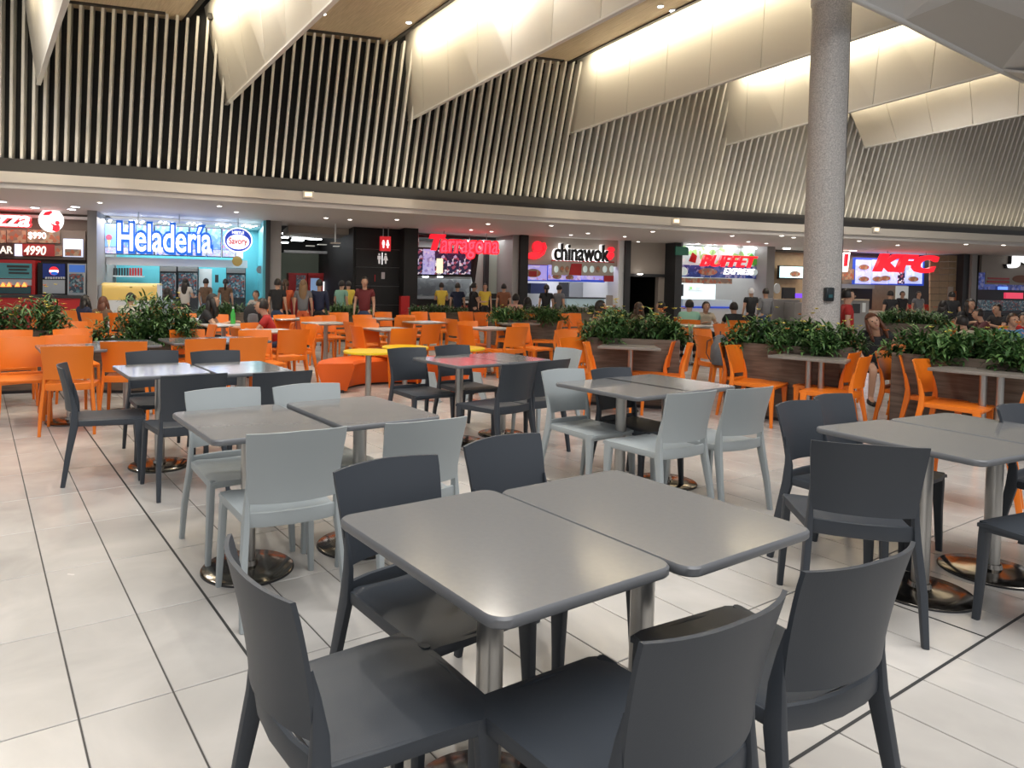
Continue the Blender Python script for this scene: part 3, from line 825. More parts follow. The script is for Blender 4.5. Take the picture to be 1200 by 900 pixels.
# ------------------------------------------------------------------ planters
def leaf_blade(mb, x, y, z, az, L, wd, droop, tilt, mi):
    d = Vector((cos(az), sin(az), 0)); n = Vector((-sin(az), cos(az), 0)); p = Vector((x, y, z)); pts = []
    el = tilt
    for k in range(4):
        wv = wd*(.6, 1, .75, .06)[k]
        pts += [p-n*wv, p+n*wv]
        p = p + (d*cos(el)+Vector((0, 0, 1))*sin(el))*(L/3); el -= droop
    mb.add(pts, [(0, 1, 3, 2), (2, 3, 5, 4), (4, 5, 7, 6)], mi, True)
def foliage(L, D, n, hh, flowers, seed, wide=1.):
    R = random.Random(seed); mb = MB(); top = hh*.78
    nc = max(6, int(L*D*26)); cl = [(R.uniform(-L/2, L/2), R.uniform(-D/2, D/2), R.uniform(.65, 1.1)) for _ in range(nc)]
    for i in range(n):
        cx, cy, ch = cl[i % nc]
        a = R.uniform(0, 2*pi); rr = .13*math.sqrt(R.random()); x = cx+rr*cos(a); y = cy+rr*sin(a)
        edge = max(abs(x)/(L/2), abs(y)/(D/2)); z = top*ch*R.uniform(.05, .85)*(1-.3*min(edge, 1)**3)
        if abs(y) > D/2 or abs(x) > L/2: z = max(z*.8, .02)
        leaf_blade(mb, x, y, z, R.uniform(0, 2*pi), R.uniform(.07, .17)*(1 if wide == 1 else 1.3), R.uniform(.008, .016), R.uniform(.15, .6), R.uniform(-.2, 1.1), 0 if R.random() < .62 else 1)
    for i in range(flowers):
        cx, cy, ch = cl[R.randrange(nc)]
        x = cx+R.uniform(-.08, .08); y = cy+R.uniform(-.08, .08); z = top*ch*R.uniform(.6, 1.15); m_ = 2 if R.random() < .8 else 3
        for k in range(6):
            leaf_blade(mb, x, y, z, k*1.05+R.random(), .034, .013, -.1, .4, m_)
    return mb
PS = 0
PDIM = {}
def planter(pl, pr, depth, zt, label, hh=.36, n=2550, fl=40, ang=None, wide=1., zfoot=0, L=None):
    """pl, pr: photo positions of the ends of the front top edge at height zt"""
    global PS
    PS += 1
    a = at(*pl, zt); b = at(*pr, zt); d = b-a
    if ang is None: an = math.atan2(d.y, d.x)
    else: an = rad(ang)
    LL = L or d.length
    u = Vector((cos(an), sin(an), 0)); v = Vector((-sin(an), cos(an), 0)); 
    c = (a+u*LL/2 if L else (a+b)/2) + v*depth/2
    e = tag(empty('planter', (c.x, c.y, 0), an), label, 'planter', 'planters with green plants between the seats')
    PDIM[e.name] = (LL, depth); w = .02
    for nm, bx in (('front_panel', (-LL/2, LL/2, -depth/2, -depth/2+w)), ('rear_panel', (-LL/2, LL/2, depth/2-w, depth/2)), ('end_panel', (-LL/2, -LL/2+w, -depth/2+w, depth/2-w)), ('end_panel', (LL/2-w, LL/2, -depth/2+w, depth/2-w))):
        obj(nm, MB().box(*bx, .04, zt), M_woodplant, e)
    obj('plinth', MB().box(-LL/2+.03, LL/2-.03, -depth/2+.03, depth/2-.03, 0, .045), M_darkgrey, e)
    obj('soil', MB().box(-LL/2+w, LL/2-w, -depth/2+w, depth/2-w, zt-.1, zt-.05), M_soil, e)
    f = foliage(LL+.06, depth+.12, n, hh, fl, PS*13, wide); fo = put('foliage', f.mesh('foliage', [M_leaf, M_leaf2, M_flower, M_flower2]), e, (0, 0, zt-.08)); fo['kind'] = 'stuff'
    return e
planter((-60, 388), (72, 387), .5, .78, 'planter with yellow flowers at far left edge', hh=.70, fl=60, n=3400)
planter((106, 399), (214, 401), .5, .66, 'planter with dense green bush left, in front of the ice cream shop', hh=.92, fl=16, n=4600)
planter((240, 366), (308, 366), .5, .72, 'low planter in front of the ice cream counter, behind woman in black', hh=0.35, fl=0, n=1950, wide=1.5)
planter((386, 366), (432, 366), .5, .72, 'dark planter in front of the corridor', hh=0.41, fl=0, n=1350, wide=1.6)
planter((488, 366), (546, 366), .5, .72, 'dark planter in front of the centre kiosk', hh=0.35, fl=0, n=1350, wide=1.6)
PL5 = planter((586, 375), (657, 375), .55, .80, 'planter with long green foliage right of centre behind small laminate table', hh=0.46, fl=20, n=2250, wide=1.3)
PL6 = planter((688, 395), (797, 399), .6, .83, 'planter with yellow and orange flowers right of centre', hh=0.58, fl=90, n=3450)
PL7 = planter((850, 400), (984, 409.5), .6, .84, 'big planter with strap leaves below the granite column', hh=0.52, fl=45, n=3900)
PL8 = planter((1045, 413), (1215, 426), .7, .84, 'planter with bushy leaves at the right edge', hh=0.49, fl=20, n=3900)
planter((1030, 378), (1110, 381), .6, .80, 'rear planter with long leaves behind the right edge planter', hh=0.52, fl=0, n=2400, wide=1.4)
planter((660, 366), (730, 367), .5, .76, 'low dark green planter behind the flowered planter', hh=0.38, fl=4, n=1350, wide=1.5)
shelf_table(PL7, .6, 936, 421, .74, (-.02, .10), 'laminate table on two steel poles fixed to the big planter')
shelf_table(PL8, .7, 1150, 436, .80, (-.02, .10), 'laminate table fixed to the right edge planter')
shelf_table(PL6, .6, 737, 409, .70, (.02,), 'laminate table fixed to the flowered planter')
shelf_table(PL5, .55, 626, 381, .75, (.02,), 'laminate table fixed to the planter right of centre')

# ------------------------------------------------------------------ shops under the soffit
M_red = mat('sign_red', (1, .02, .03), .4, emit=1.0, ecol=(1, .012, .03))
M_redp = mat('red_paint', (.45, .015, .015), .4)
M_signw = mat('sign_white', (1, 1, 1), .4, emit=1.3, ecol=(1, 1, 1))
M_signb = mat('sign_blue', (.01, .10, .42), .4, emit=.75, ecol=(.01, .12, .62))
M_signdb = mat('sign_deep_blue', (.02, .05, .35), .4, emit=.8, ecol=(.02, .06, .45))
M_turq = mat('turquoise_wall', (.12, .50, .58), .3, noise=.15, nscale=2)
M_shopwhite = mat('shop_white', (.75, .78, .78), .4)
M_taupe = mat('taupe_wall', (.16, .125, .10), .6)
M_beige = mat('beige_wall', (.42, .37, .32), .6)
M_tan = mat('tan_wall', (.33, .25, .15), .6, noise=.25, nscale=6)
M_greypost = mat('grey_post', (.30, .29, .28), .5)
M_greenwall = mat('green_wall', (.20, .24, .18), .7)
M_ss = mat('stainless', (.45, .46, .47), .3, 1.)
M_yell = mat('ice_cream_yellow', (.75, .50, .12), .4, emit=.12, ecol=(1, .7, .2))
M_gold = mat('gold_disc', (.55, .38, .12), .35, .7)
M_screenw = mat('screen_white', (.5, .55, .7), .3, emit=.9, ecol=(.72, .78, 1))
P_ice = picture_mat('ice_cream_print', [(.16, .33, .80), (.22, .42, .88), (.30, .48, .9), (.5, .3, .55)], 14, .32, 1)
P_icel = picture_mat('ice_cream_price_print', [(.60, .66, .95), (.68, .72, .95), (.5, .5, .75), (.7, .5, .65)], 24, .36, 2)
P_food = picture_mat('food_print', [(.20, .14, .10), (.26, .19, .14), (.34, .24, .15), (.32, .10, .05)], 10, .25, 3)
P_dark = picture_mat('dark_menu_print', [(.01, .01, .04), (.02, .02, .06), (.35, .33, .5), (.25, .06, .10), (.6, .58, .65)], 12, .7, 4)
P_lav = picture_mat('lavender_menu_print', [(.46, .48, .90), (.52, .54, .92), (.3, .28, .5), (.6, .6, .9)], 14, .6, 5)
P_wok = picture_mat('wok_menu_print', [(.42, .36, .85), (.52, .46, .9), (.45, .25, .4), (.6, .5, .8)], 9, .6, 6)
P_buf = picture_mat('buffet_print', [(.55, .66, .66), (.62, .74, .72), (.66, .78, .74), (.3, .55, .2)], 5, .4, 7)
P_bufb = picture_mat('buffet_blue_print', [(.015, .03, .16), (.02, .05, .22), (.04, .07, .26), (.2, .2, .35)], 9, .5, 8)
P_kfc = picture_mat('chicken_menu_print', [(.42, .52, .95), (.48, .57, .96), (.55, .62, .96), (.34, .42, .75)], 6, .75, 9)
P_fridge = picture_mat('fridge_goods', [(.03, .05, .07), (.06, .12, .15), (.1, .2, .22), (.25, .25, .25), (.2, .05, .04)], 18, .25, 10)
P_kitch = picture_mat('kitchen_goods', [(.30, .32, .34), (.38, .40, .42), (.26, .27, .29), (.5, .52, .52)], 6, .05, 11)
P_juice = picture_mat('juice_print', [(.02, .03, .15), (.05, .08, .3), (.06, .09, .32), (.15, .15, .3)], 8, .35, 12)

def rp(x0, y0, x1, y1, t):
    ym = (y0+y1)/2; xm = (x0+x1)/2
    return sp(x0, ym, t)[0], sp(x1, ym, t)[0], sp(xm, y1, t)[1], sp(xm, y0, t)[1]
CL = (-1e9, 1e9)
class Thing:
    """a thing standing along the shop fronts; parts are given by their photo rectangle on the plane t"""
    def __init__(s, name, label, cat, x, y, t, group=None, z=None):
        ss_, zz = sp(x, y, t); s.o = (ss_, t, 0 if z is None else z)
        s.e = tag(empty(name, W(*s.o), WA), label, cat, group)
    def box(s, name, x0, y0, x1, y1, t0, t1, mt, label=None, z0=None):
        a, b, c, d = rp(x0, y0, x1, y1, t0)
        if t0 > -.15: a, b = max(a, CL[0]), min(b, CL[1])
        if b-a < .01: b = a+.01
        if z0 is not None: c = z0
        mb = MB().box(a, b, t0, t1, c, d); cx, cz = (a+b)/2, (c+d)/2
        mb.v = [(x-cx, y-t0, z-cz) for x, y, z in mb.v]
        return obj(name, mb, mt, s.e, (cx-s.o[0], t0-s.o[1], cz-s.o[2]), 0, label)
    def disc(s, name, x, y, rx, ry, t0, t1, mt, n=28, label=None):
        a, b, c, d = rp(x-rx, y-ry, x+rx, y+ry, t0)
        pts = [((b-a)/2*cos(2*pi*i/n), (d-c)/2*sin(2*pi*i/n)) for i in range(n)]
        return obj(name, MB().prism(pts, 0, t1-t0), mt, s.e, ((a+b)/2-s.o[0], t0-s.o[1], (c+d)/2-s.o[2]), 0, label)
    def poly(s, name, pts, t0, t1, mt, label=None):
        q = [sp(x, y, t0) for x, y in pts]; cx = sum(p[0] for p in q)/len(q); cz = sum(p[1] for p in q)/len(q)
        return obj(name, MB().prism([(p[0]-cx, p[1]-cz) for p in q], 0, t1-t0), mt, s.e, (cx-s.o[0], t0-s.o[1], cz-s.o[2]), 0, label)
    def text(s, name, body, x0, y0, x1, y1, t, mt, ext=.03, shear=0., bold=0., parent=None, label=None):
        a, b, c, d = rp(x0, y0, x1, y1, t)
        me = text_mesh(body, b-a, d-c, ext, 0, shear, bold)
        k = 1
        me.materials.clear(); me.materials.append(mt)
        return put(name, me, s.e, ((a+b)/2-s.o[0], t-s.o[1], (c+d)/2-s.o[2]), 0, label)
    def pair(s, body, x0, y0, x1, y1, t, mface, mout, shear=0., bold=.02, off=.03):
        a, b, c, d = rp(x0, y0, x1, y1, t); f, o = text_pair(body, b-a, d-c, shear, bold, off)
        f.materials.append(mface); o.materials.append(mout); l = ((a+b)/2-s.o[0], t-s.o[1], (c+d)/2-s.o[2])
        put('letters_outline', o, s.e, l); put('letters', f, s.e, (l[0], l[1]-.12, l[2]))
    def wire(s, x, y, t):
        a, z = sp(x, y, t); zt = soff_z(a)
        obj('wire', MB().cyl((0, 0), .012, 0, max(zt-z, .05), 6), M_ss, s.e, (a-s.o[0], t-s.o[1], z-s.o[2]))

# partitions and back walls of the shops (setting)
def swall(name, s0, s1, t0, t1, z0, z1, mt):
    return struct(wbox(name, s0, s1, t0, t1, z0, z1, mt))
def S(px, t=0.): return sp(px, 320, t)[0]
DEP = 3.4
WH = 3.3
E0 = S(-150); bounds = [E0, S(104), S(312), S(328), S(476), S(600), S(724), S(795), S(903), S(1124), S(1300)]
swall('wall_partition_1', S(103), S(114), -.1, DEP, 0, WH, M_greypost)
swall('wall_partition_2', S(311), S(316), -.2, DEP, 0, WH, M_darkgrey)
swall('wall_partition_3', S(316), S(329), -.1, DEP+6, 0, WH, M_greypost)
swall('wall_partition_4', S(470), S(486), -.35, .2, 0, WH, M_black)
swall('wall_partition_5', S(599), S(606), -.1, DEP, 0, WH, M_greypost)
swall('wall_partition_6', S(606), S(615), -.25, DEP, 0, WH, M_black)
swall('wall_partition_7', S(723), S(729), -.1, DEP, 0, WH, M_shopwhite)
swall('wall_partition_8', S(729), S(735), -.2, .6, 0, WH, M_darkgrey)
swall('wall_partition_9', S(787), S(795), -.2, .6, 0, WH, M_darkgrey)
swall('wall_partition_10', S(896), S(905), -.1, DEP, 0, WH, M_greypost)
swall('wall_partition_11', S(1123), S(1130), -.2, DEP, 0, WH, M_darkgrey)
swall('wall_partition_12', S(1130), S(1136), -.3, DEP, 0, WH, M_greypost)
swall('wall_partition_13', S(1136), S(1150), .1, DEP, 0, WH, M_black)
swall('wall_shop_1', S(-260), S(104), 1.6, 1.7, 0, WH, M_taupe)
swall('wall_shop_2', S(114), S(311), DEP, DEP+.1, 0, WH, M_shopwhite)
swall('wall_shop_4', S(484), S(600), DEP, DEP+.1, 0, WH, M_shopwhite)
swall('wall_shop_5', S(613), S(726), DEP, DEP+.1, 0, WH, M_shopwhite)
swall('wall_shop_5_front', S(614), S(724), 0, .12, sp(668, 311, 0)[1], WH, M_beige)
swall('wall_doorway_left', S(735), S(741), .4, .6, 0, WH, M_beige)
swall('wall_doorway_top', S(741), S(780), .4, .6, sp(760, 322, .4)[1], WH, M_beige)
swall('wall_doorway_right', S(780), S(787), .4, .6, 0, WH, M_beige)
swall('wall_doorway_back', S(732), S(792), 2.6, 2.7, 0, WH, M_darkgrey); swall('wall_doorway_side_1', S(729), S(731), .6, 2.7, 0, WH, M_darkgrey); swall('wall_doorway_side_2', S(783), S(785), .6, 2.7, 0, WH, M_black); swall('ceiling_doorway', S(731), S(785), .6, 2.7, 2.6, 2.7, M_darkgrey)
swall('wall_shop_7', S(795), S(897), DEP, DEP+.1, 0, WH, M_shopwhite)
swall('wall_shop_8', S(905), S(1124), 2.2, 2.3, 0, WH, M_tan)
swall('wall_shop_9', S(1150), S(1330), .0, .12, sp(1175, 320, 0)[1], WH, M_beige)
swall('wall_shop_9_back', S(1150), S(1330), 2.4, 2.5, 0, WH, M_darkgrey)
# ceilings of the shops
swall('ceiling_shops', S0-6, S(316), 1.4, 4.2, 3.12, 3.2, M_white)
swall('ceiling_shops_right', S(484), S(1330), 1.4, 4.2, 2.98, 3.06, M_darkgrey)
# corridor between the shops
swall('wall_corridor_left', S(329), S(332), DEP+1, 12, 0, 3.4, M_darkgrey)
swall('wall_corridor_back', S(320), S(500), 8.5, 8.6, 0, 2.62, M_greenwall)
swall('wall_corridor_top', S(300), S(520), 9, 9.1, 2.6, 4.5, M_black)
swall('ceiling_corridor', S(300), S(500), 1.4, 12, 3.5, 3.6, M_black)
swall('wall_corridor_right', S(416), S(474), .35, 8.5, 0, 3.6, M_black)
cb = Thing('hanging_bulkhead', 'pale hanging ceiling beam over the dark corridor entrance', 'ceiling beam', 380, 270, 2.0, z=0)
cb.box('beam', 338, 266, 425, 274, 1.2, 3.4, M_beige)
for (x, y, wd) in ((352, 274, 16), (366, 273, 34), (334, 273, 6), (334, 278, 8), (352, 279, 18), (349, 281.5, 14), (369, 280, 16), (334, 284, 8)):
    th_ = Thing('strip_lamp', 'white strip lamp under the corridor ceiling left of the hanging rod', 'lamp', x, y, 3.5, 'strip lamps on the corridor ceiling')
    th_.box('diffuser', x-wd/2, y-.6, x+wd/2, y+.6, 3.5, 3.75, M_lampc)
for (x, y) in ((364, 288), (378, 286.5), (396, 288.5), (416, 287), (434, 286)):
    th_ = Thing('round_lamp', 'dim flat lamp hanging in the dark part of the corridor', 'lamp', x, y, 3.0, 'dim lamps in the dark corridor')
    th_.box('shade', x-5, y-.5, x+5, y+.5, 3.0, 3.2, mat('dim_lamp', (.5, .5, .45), .5, emit=.6))
th_ = Thing('hanging_rod', 'thin white rod with a small disc hanging before the corridor', 'lamp', 393, 285, -.6)
th_.box('rod', 392.3, 262, 393.7, 284, -.6, -.57, M_shopwhite); th_.box('disc', 388, 284, 399, 285.5, -.7, -.45, M_beige); 
th_ = Thing('duct', 'grey duct running across the corridor', 'duct', 375, 296, 6)
th_.box('pipe', 333, 294, 405, 297, 6, 6.3, M_greypost)
# grooves on the black block
gb = Thing('restroom_wall_cladding', 'black panelled wall block carrying the restroom pictograms', 'wall cladding', 445, 320, .3)
for k, (y0, y1) in enumerate(((269, 292), (292.6, 313), (313.6, 335), (335.6, 357), (357.6, 376))):
    gb.box('panel', 417, y0, 472, y1, .28, .34, M_black)
for y in (292.3, 313.3, 335.3, 357.3): gb.box('groove', 417, y-.35, 472, y+.35, .31, .33, M_greypost)
def person_icon(th, x, y, h, t, mt, woman):
    th.disc('pictogram_head', x, y-h*.42, h*.10, h*.10, t, t+.02, mt, 12)
    if woman: pts = [(x-h*.10, y-h*.28), (x+h*.10, y-h*.28), (x+h*.22, y+h*.18), (x+h*.08, y+h*.18), (x+h*.07, y+h*.5), (x-h*.07, y+h*.5), (x-h*.08, y+h*.18), (x-h*.22, y+h*.18)]
    else: pts = [(x-h*.16, y-h*.28), (x+h*.16, y-h*.28), (x+h*.16, y+h*.08), (x+h*.09, y+h*.10), (x+h*.08, y+h*.5), (x-h*.08, y+h*.5), (x-h*.09, y+h*.10), (x-h*.16, y+h*.08)]
    th.poly('pictogram', list(reversed(pts)), t, t+.02, mt)
person_icon(gb, 444.5, 303, 12, .25, mat('icon_white', (.8, .78, .76), .5, emit=.35), False); person_icon(gb, 452, 303, 12, .25, mat('icon_white', (.8, .78, .76), .5, emit=.35), True); gb.box('pictogram_bar', 447.6, 296, 448.3, 310, .25, .27, M_signw)
gb.box('small_pictogram', 447, 319, 451, 327, .25, .27, mat('dim_pictogram', (.35, .3, .3), .5, emit=.2)); gb.box('small_pictogram', 439, 322, 440, 330, .25, .27, M_redp)
rs = Thing('restroom_sign', 'red hanging box sign with white restroom pictograms', 'sign', 452, 285, -.4)
rs.box('sign_box', 446, 277, 458, 294, -.4, -.25, mat('restroom_red', (.5, .01, .015), .4, emit=.5, ecol=(.8, .02, .03)))
person_icon(rs, 449.5, 286, 9, -.42, M_signw, False); person_icon(rs, 454.5, 286, 9, -.42, M_signw, True)
rs.wire(449, 277, -.35); rs.wire(455, 277, -.35)
rpst = Thing('red_post', 'dark red boxed post at right of the corridor', 'post', 474, 360, -.5)
rpst.box('post', 470, 347, 480, 372, -.62, -.37, M_redp, z0=0)
# vending machines in the corridor
vm = Thing('vending_machine', 'red vending machine at left in the corridor behind the queue', 'vending machine', 350, 340, 7.0)
vm.box('body', 338, 320, 360, 352, 7, 7.9, M_redp, z0=0); vm.box('window', 347, 322, 358, 340, 6.95, 7, P_fridge); vm.box('header', 339, 320, 360, 322.5, 6.93, 6.97, M_redp)
vm = Thing('vending_machine', 'red vending machine with pale blue front right of the first', 'vending machine', 372, 340, 7.0)
vm.box('body', 361, 320, 381, 352, 7, 7.9, M_redp, z0=0); vm.box('window', 364, 326, 374, 350, 6.95, 7, mat('pale_blue_front', (.3, .45, .7), .4, emit=.3)); vm.box('header', 361, 320, 381, 324, 6.93, 6.97, M_redp)
vm = Thing('drinks_fridge', 'dark drinks fridge with a lit white header in corridor', 'fridge', 398, 340, 6.6)
vm.box('body', 384, 318, 413, 356, 6.6, 7.4, M_black, z0=0); vm.box('header', 386, 318, 411, 321, 6.55, 6.6, mat('pale_header', (.5, .5, .45), .4, emit=.35)); vm.box('shelves', 389, 322, 404, 350, 6.55, 6.6, P_fridge); vm.box('light_edge', 379, 330, 380, 350, 6.5, 6.6, M_signw)

# --- shop 1: pizza
CL = (S(-260), S(102.5))

t1 = Thing('shop_sign', 'glowing white and red pizza lettering cut by the left photo edge', 'sign', 10, 255, .6)
t1.pair('Pizza', -28, 246, 37, 266, .6, M_signw, M_red, .25, .012, .022)
t1 = Thing('round_sign', 'round white lit emblem with red leaf and red figure', 'sign', 59, 258, .5)
t1.disc('disc', 59.5, 258, 14.6, 14, .5, .6, M_signw)
t1.poly('red_leaf', [(50, 252), (53, 248.5), (60, 247), (61, 249), (57, 252)], .44, .5, M_red)
t1.poly('red_figure', [(61, 270), (62, 265), (59, 262), (60, 261.5), (64, 263.5), (69, 263.5), (70, 266), (69, 270), (65, 271.5)], .44, .5, M_red); t1.disc('red_head', 67, 261, 2.6, 2.4, .44, .5, M_red)
t1.wire(59, 244, .55)
mbd = Thing('menu_board', 'long brown pizza menu board with prices 990 and 4990', 'menu board', 40, 285, 1.3)
mbd.box('frame', -60, 268, 100, 303, 1.35, 1.5, M_taupe)
for x0, x1 in ((-40, -18), (-17, 7), (8, 31), (32, 70)): mbd.box('picture', x0, 269.5, x1, 284.5, 1.3, 1.35, P_food)
mbd.text('price', '$990', 33, 272, 54, 281, 1.26, M_signw, .01, 0, .02)
mbd.box('price_panel', -40, 286, 16, 300, 1.3, 1.35, mat('dark_brown_print', (.05, .03, .025), .5)); mbd.text('words', 'PAGAR', -22, 288, 15, 297, 1.26, mat('sign_cream', (.9, .85, .75), .5, emit=.8), .01, 0, .02)
mbd.box('screen', 17, 286, 26, 300, 1.3, 1.35, M_screenw); mbd.box('price_panel', 26, 286, 64, 300, 1.28, 1.33, mat('maroon_print', (.25, .02, .02), .5, emit=.3)); mbd.text('price', '4990', 28, 288, 54, 299, 1.24, mat('sign_cream2', (.9, .85, .75), .5, emit=.9), .01, .15, .02)
mbd.box('picture', 64, 288, 73, 300, 1.27, 1.3, P_food); mbd.box('screen', 74, 280, 97, 301, 1.2, 1.27, M_screenw); mbd.box('picture', 76, 292, 95, 300, 1.17, 1.2, P_food)
sd = Thing('display_case', 'red framed display case with teal glass at left edge', 'display case', 20, 325, .2)
sd.box('case', -40, 304, 41, 347, .25, .9, M_redp, z0=0); sd.box('glass', -38, 308, 37, 326, .2, .25, mat('teal_glass', (.06, .22, .24), .15, emit=.15)); sd.box('lower_window', -38, 335, 36, 344, .2, .25, mat('teal_dark', (.02, .08, .1), .2)); sd.box('shelf', -38, 327, 37, 334, .21, .25, M_ss)
for q in ((8, 311, 34, 313.5), (10, 315, 31, 317), (10, 319, 34, 321)): sd.box('printed_line', *q, .17, .2, M_darkgrey)
for x in (3, 10, 20, 28): sd.poly('heat_lamp', [(x-3, 336), (x+3, 336), (x, 331)], .12, .18, mat('orange_glow', (1, .25, .05), .4, emit=2.5))
dk = Thing('drink_dispenser', 'dark blue soda dispenser with round red, white and blue emblem', 'drink dispenser', 61, 328, .3)
dk.box('body', 44, 308, 78, 346, .35, .9, M_black, z0=.9); dk.box('blue_panel', 50, 309, 76, 326, .3, .35, mat('soda_blue', (.005, .02, .14), .3, emit=.3)); dk.box('steel_front', 50, 328, 76, 344, .3, .35, M_ss)
dk.disc('emblem_red', 63, 317.5, 5.5, 5, .25, .29, mat('soda_red', (.8, .02, .03), .4, emit=.9)); dk.box('emblem_white', 57.7, 316.6, 68.3, 319, .22, .25, M_signw); dk.disc('emblem_blue', 63.5, 320.3, 4.2, 2.0, .21, .24, M_signb)
for x in range(53, 75, 3): dk.box('tap', x, 324.5, x+1.5, 327, .2, .3, M_shopwhite)
fr = Thing('small_fridge', 'small glass door fridge with blue header beside soda dispenser', 'fridge', 90, 328, .3)
fr.box('body', 79, 309, 101, 345, .35, .9, M_ss, z0=.9); fr.box('header', 81, 310.5, 99, 319, .3, .35, mat('fridge_blue', (.05, .15, .5), .4, emit=.5)); fr.box('goods', 81, 321, 98, 343, .3, .35, P_fridge); fr.box('door_frame', 98, 320, 99.5, 344, .27, .35, M_shopwhite)
ct = Thing('counter', 'grey and red serving counter of the pizza shop', 'counter', 60, 350, .1)
ct.box('worktop', -60, 345.5, 101, 349, -.3, .18, M_darkgrey); ct.box('front', -60, 349, 101, 357, -.25, -.12, M_redp, z0=0)

# --- shop 2: ice cream
CL = (S(114.5), S(307.5))

sg = Thing('shop_sign', 'large blue and white ice cream shop lettering Heladería', 'sign', 190, 280, -.3)
sg.pair('Heladería', 136.5, 260.5, 250, 299, -.3, M_signw, M_signb, 0, .012, .072)
for x in (162, 210): sg.wire(x, 262, -.3)
ov = Thing('oval_sign', 'oval blue and white hanging sign reading Savory', 'sign', 279, 281, -.3)
ov.disc('white_rim', 279, 281.3, 17, 14.6, -.3, -.2, M_signw); ov.disc('blue_field', 279, 281.3, 15.6, 13.2, -.34, -.3, M_signdb); ov.disc('white_field', 279, 283.5, 13.2, 8.6, -.37, -.34, M_signw)
ov.text('name', 'Savory', 268, 278.5, 290, 288.5, -.40, mat('sign_darkred', (.5, .01, .05), .4, emit=.4), .01, 0, .025)
ov.text('small_name', 'NESTLE', 272, 270.8, 286, 274.2, -.40, M_signw, .01, 0, .03); ov.wire(279, 267, -.25)
bd_ = Thing('menu_board', 'row of eight lit blue ice cream posters behind the lettering', 'menu board', 200, 285, 1.3)
xs = [117, 138, 159, 181, 202, 222, 242, 260, 277]
for k in range(8):
    y0 = 261+k*1.0; y1 = 298+k*.55
    bd_.box('frame', xs[k], y0, xs[k+1]-.5, y1, 1.3, 1.42, M_darkgrey)
    bd_.box('poster', xs[k]+.8, y0+1, xs[k+1]-1.4, y1-9, 1.24, 1.3, P_ice if k else mat('poster_blue', (.22, .45, .85), .4, emit=.8)); bd_.box('price_strip', xs[k]+.8, y1-8.5, xs[k+1]-1.4, y1-1, 1.24, 1.3, P_icel)
bd_.poly('cone', [(125.5, 281), (127.5, 291), (129.5, 281)], 1.18, 1.24, mat('cone', (.8, .6, .3), .5, emit=.5)); bd_.disc('scoop', 127.5, 278, 3.6, 3.4, 1.18, 1.24, mat('scoop', (.5, .12, .2), .5, emit=.3))
bd_.box('poster_white', 277.5, 270, 285, 303, 1.3, 1.42, M_screenw)
wf = Thing('fascia_panel', 'plain white bulkhead below the ice cream posters', 'bulkhead', 200, 306, 1.4); wf.box('panel', 117, 303, 290, 312, 1.4, 1.7, M_shopwhite)
struct(wbox('wall_turquoise_back', S(116), S(290), DEP-.1, DEP-.02, 0, 2.2, M_turq)); struct(wbox('wall_turquoise_side', S(308), S(311)+.02, -.02, DEP, 0, WH, M_turq))
struct(wbox('wall_turquoise_corner', S(284), S(309), DEP-.2, DEP-.1, 0, WH, M_turq))
sh = Thing('bottle_shelf', 'wall shelf with a row of dark bottles left in the ice cream shop', 'shelf', 148, 320, 3.0); sh.box('board', 128, 323, 168, 324.5, 2.8, 3.2, M_shopwhite)
for k in range(12): sh.box('bottle', 129+k*3.2, 314, 131+k*3.2, 323, 2.9, 3.0, M_darkgrey if k < 7 else M_redp)
ic = Thing('ice_cream_counter', 'curved glass ice cream counter glowing yellow inside', 'counter', 150, 345, .2)
a_, b_, c_, d_ = rp(118, 332, 187, 352, .2)
mb = MB(); prof = [(0, -.05), (0, .28), (.06, .42), (.2, .5), (.6, .52), (.7, .5), (.7, -.05)]
vs = []
for x in (a_, b_):
    for (t_, z_) in prof: vs.append((x-ic.o[0], t_, z_*(d_-c_)/.57+c_+.05))
n_ = len(prof); mb.add(vs, [tuple(range(n_)), tuple(reversed(range(n_, 2*n_)))]+[(i, n_+i, n_+(i+1) % n_, (i+1) % n_) for i in range(n_)]); obj('glass_hood', mb, M_yell, ic.e)
ic.box('base', 116, 352, 190, 372, .15, .95, M_shopwhite, z0=0); ic.box('end_frame', 184, 333, 187.5, 352, .15, .9, M_shopwhite); ic.box('steel_top', 112, 334, 119, 352, .1, .8, M_ss)
for k, (x0, x1, y0, lab) in enumerate(((187, 207, 312, 'left one of the two steel headed upright fridges in ice cream shop'), (208, 232, 312, 'right one of the two steel headed upright fridges in ice cream shop'), (265, 288, 314, 'glass fridge with green bottles by turquoise wall'))):
    f_ = Thing('upright_fridge', lab, 'fridge', (x0+x1)/2, 335, 2.2); f_.box('body', x0, y0, x1, 350, 2.25, 2.9, M_darkgrey, z0=0); f_.box('header', x0+.5, y0+.3, x1-.5, y0+6, 2.2, 2.25, M_ss); f_.box('goods', x0+1.5, y0+8, x1-1.5, 349, 2.21, 2.25, P_fridge); f_.box('handle', x1-1.6, y0+10, x1-.8, 340, 2.15, 2.2, M_ss)
f_ = Thing('cabinet', 'pale cabinet with mirror front between the fridges', 'cabinet', 241, 330, 2.5); f_.box('body', 233, 315, 248, 350, 2.5, 2.9, M_shopwhite, z0=0); f_.box('picture_frame', 252, 322, 256, 331, 2.5, 2.55, M_darkgrey)
f_ = Thing('gold_disc', 'round golden disc hanging below the oval sign', 'decoration', 278, 306, .6); f_.disc('disc', 278, 306, 6, 6, .6, .66, M_gold)
f_ = Thing('round_plate', 'small grey round plate on the turquoise side wall', 'decoration', 305, 316, 1.0); f_.disc('disc', 305, 316, 4.5, 4.5, 1.0, 1.05, M_greypost)
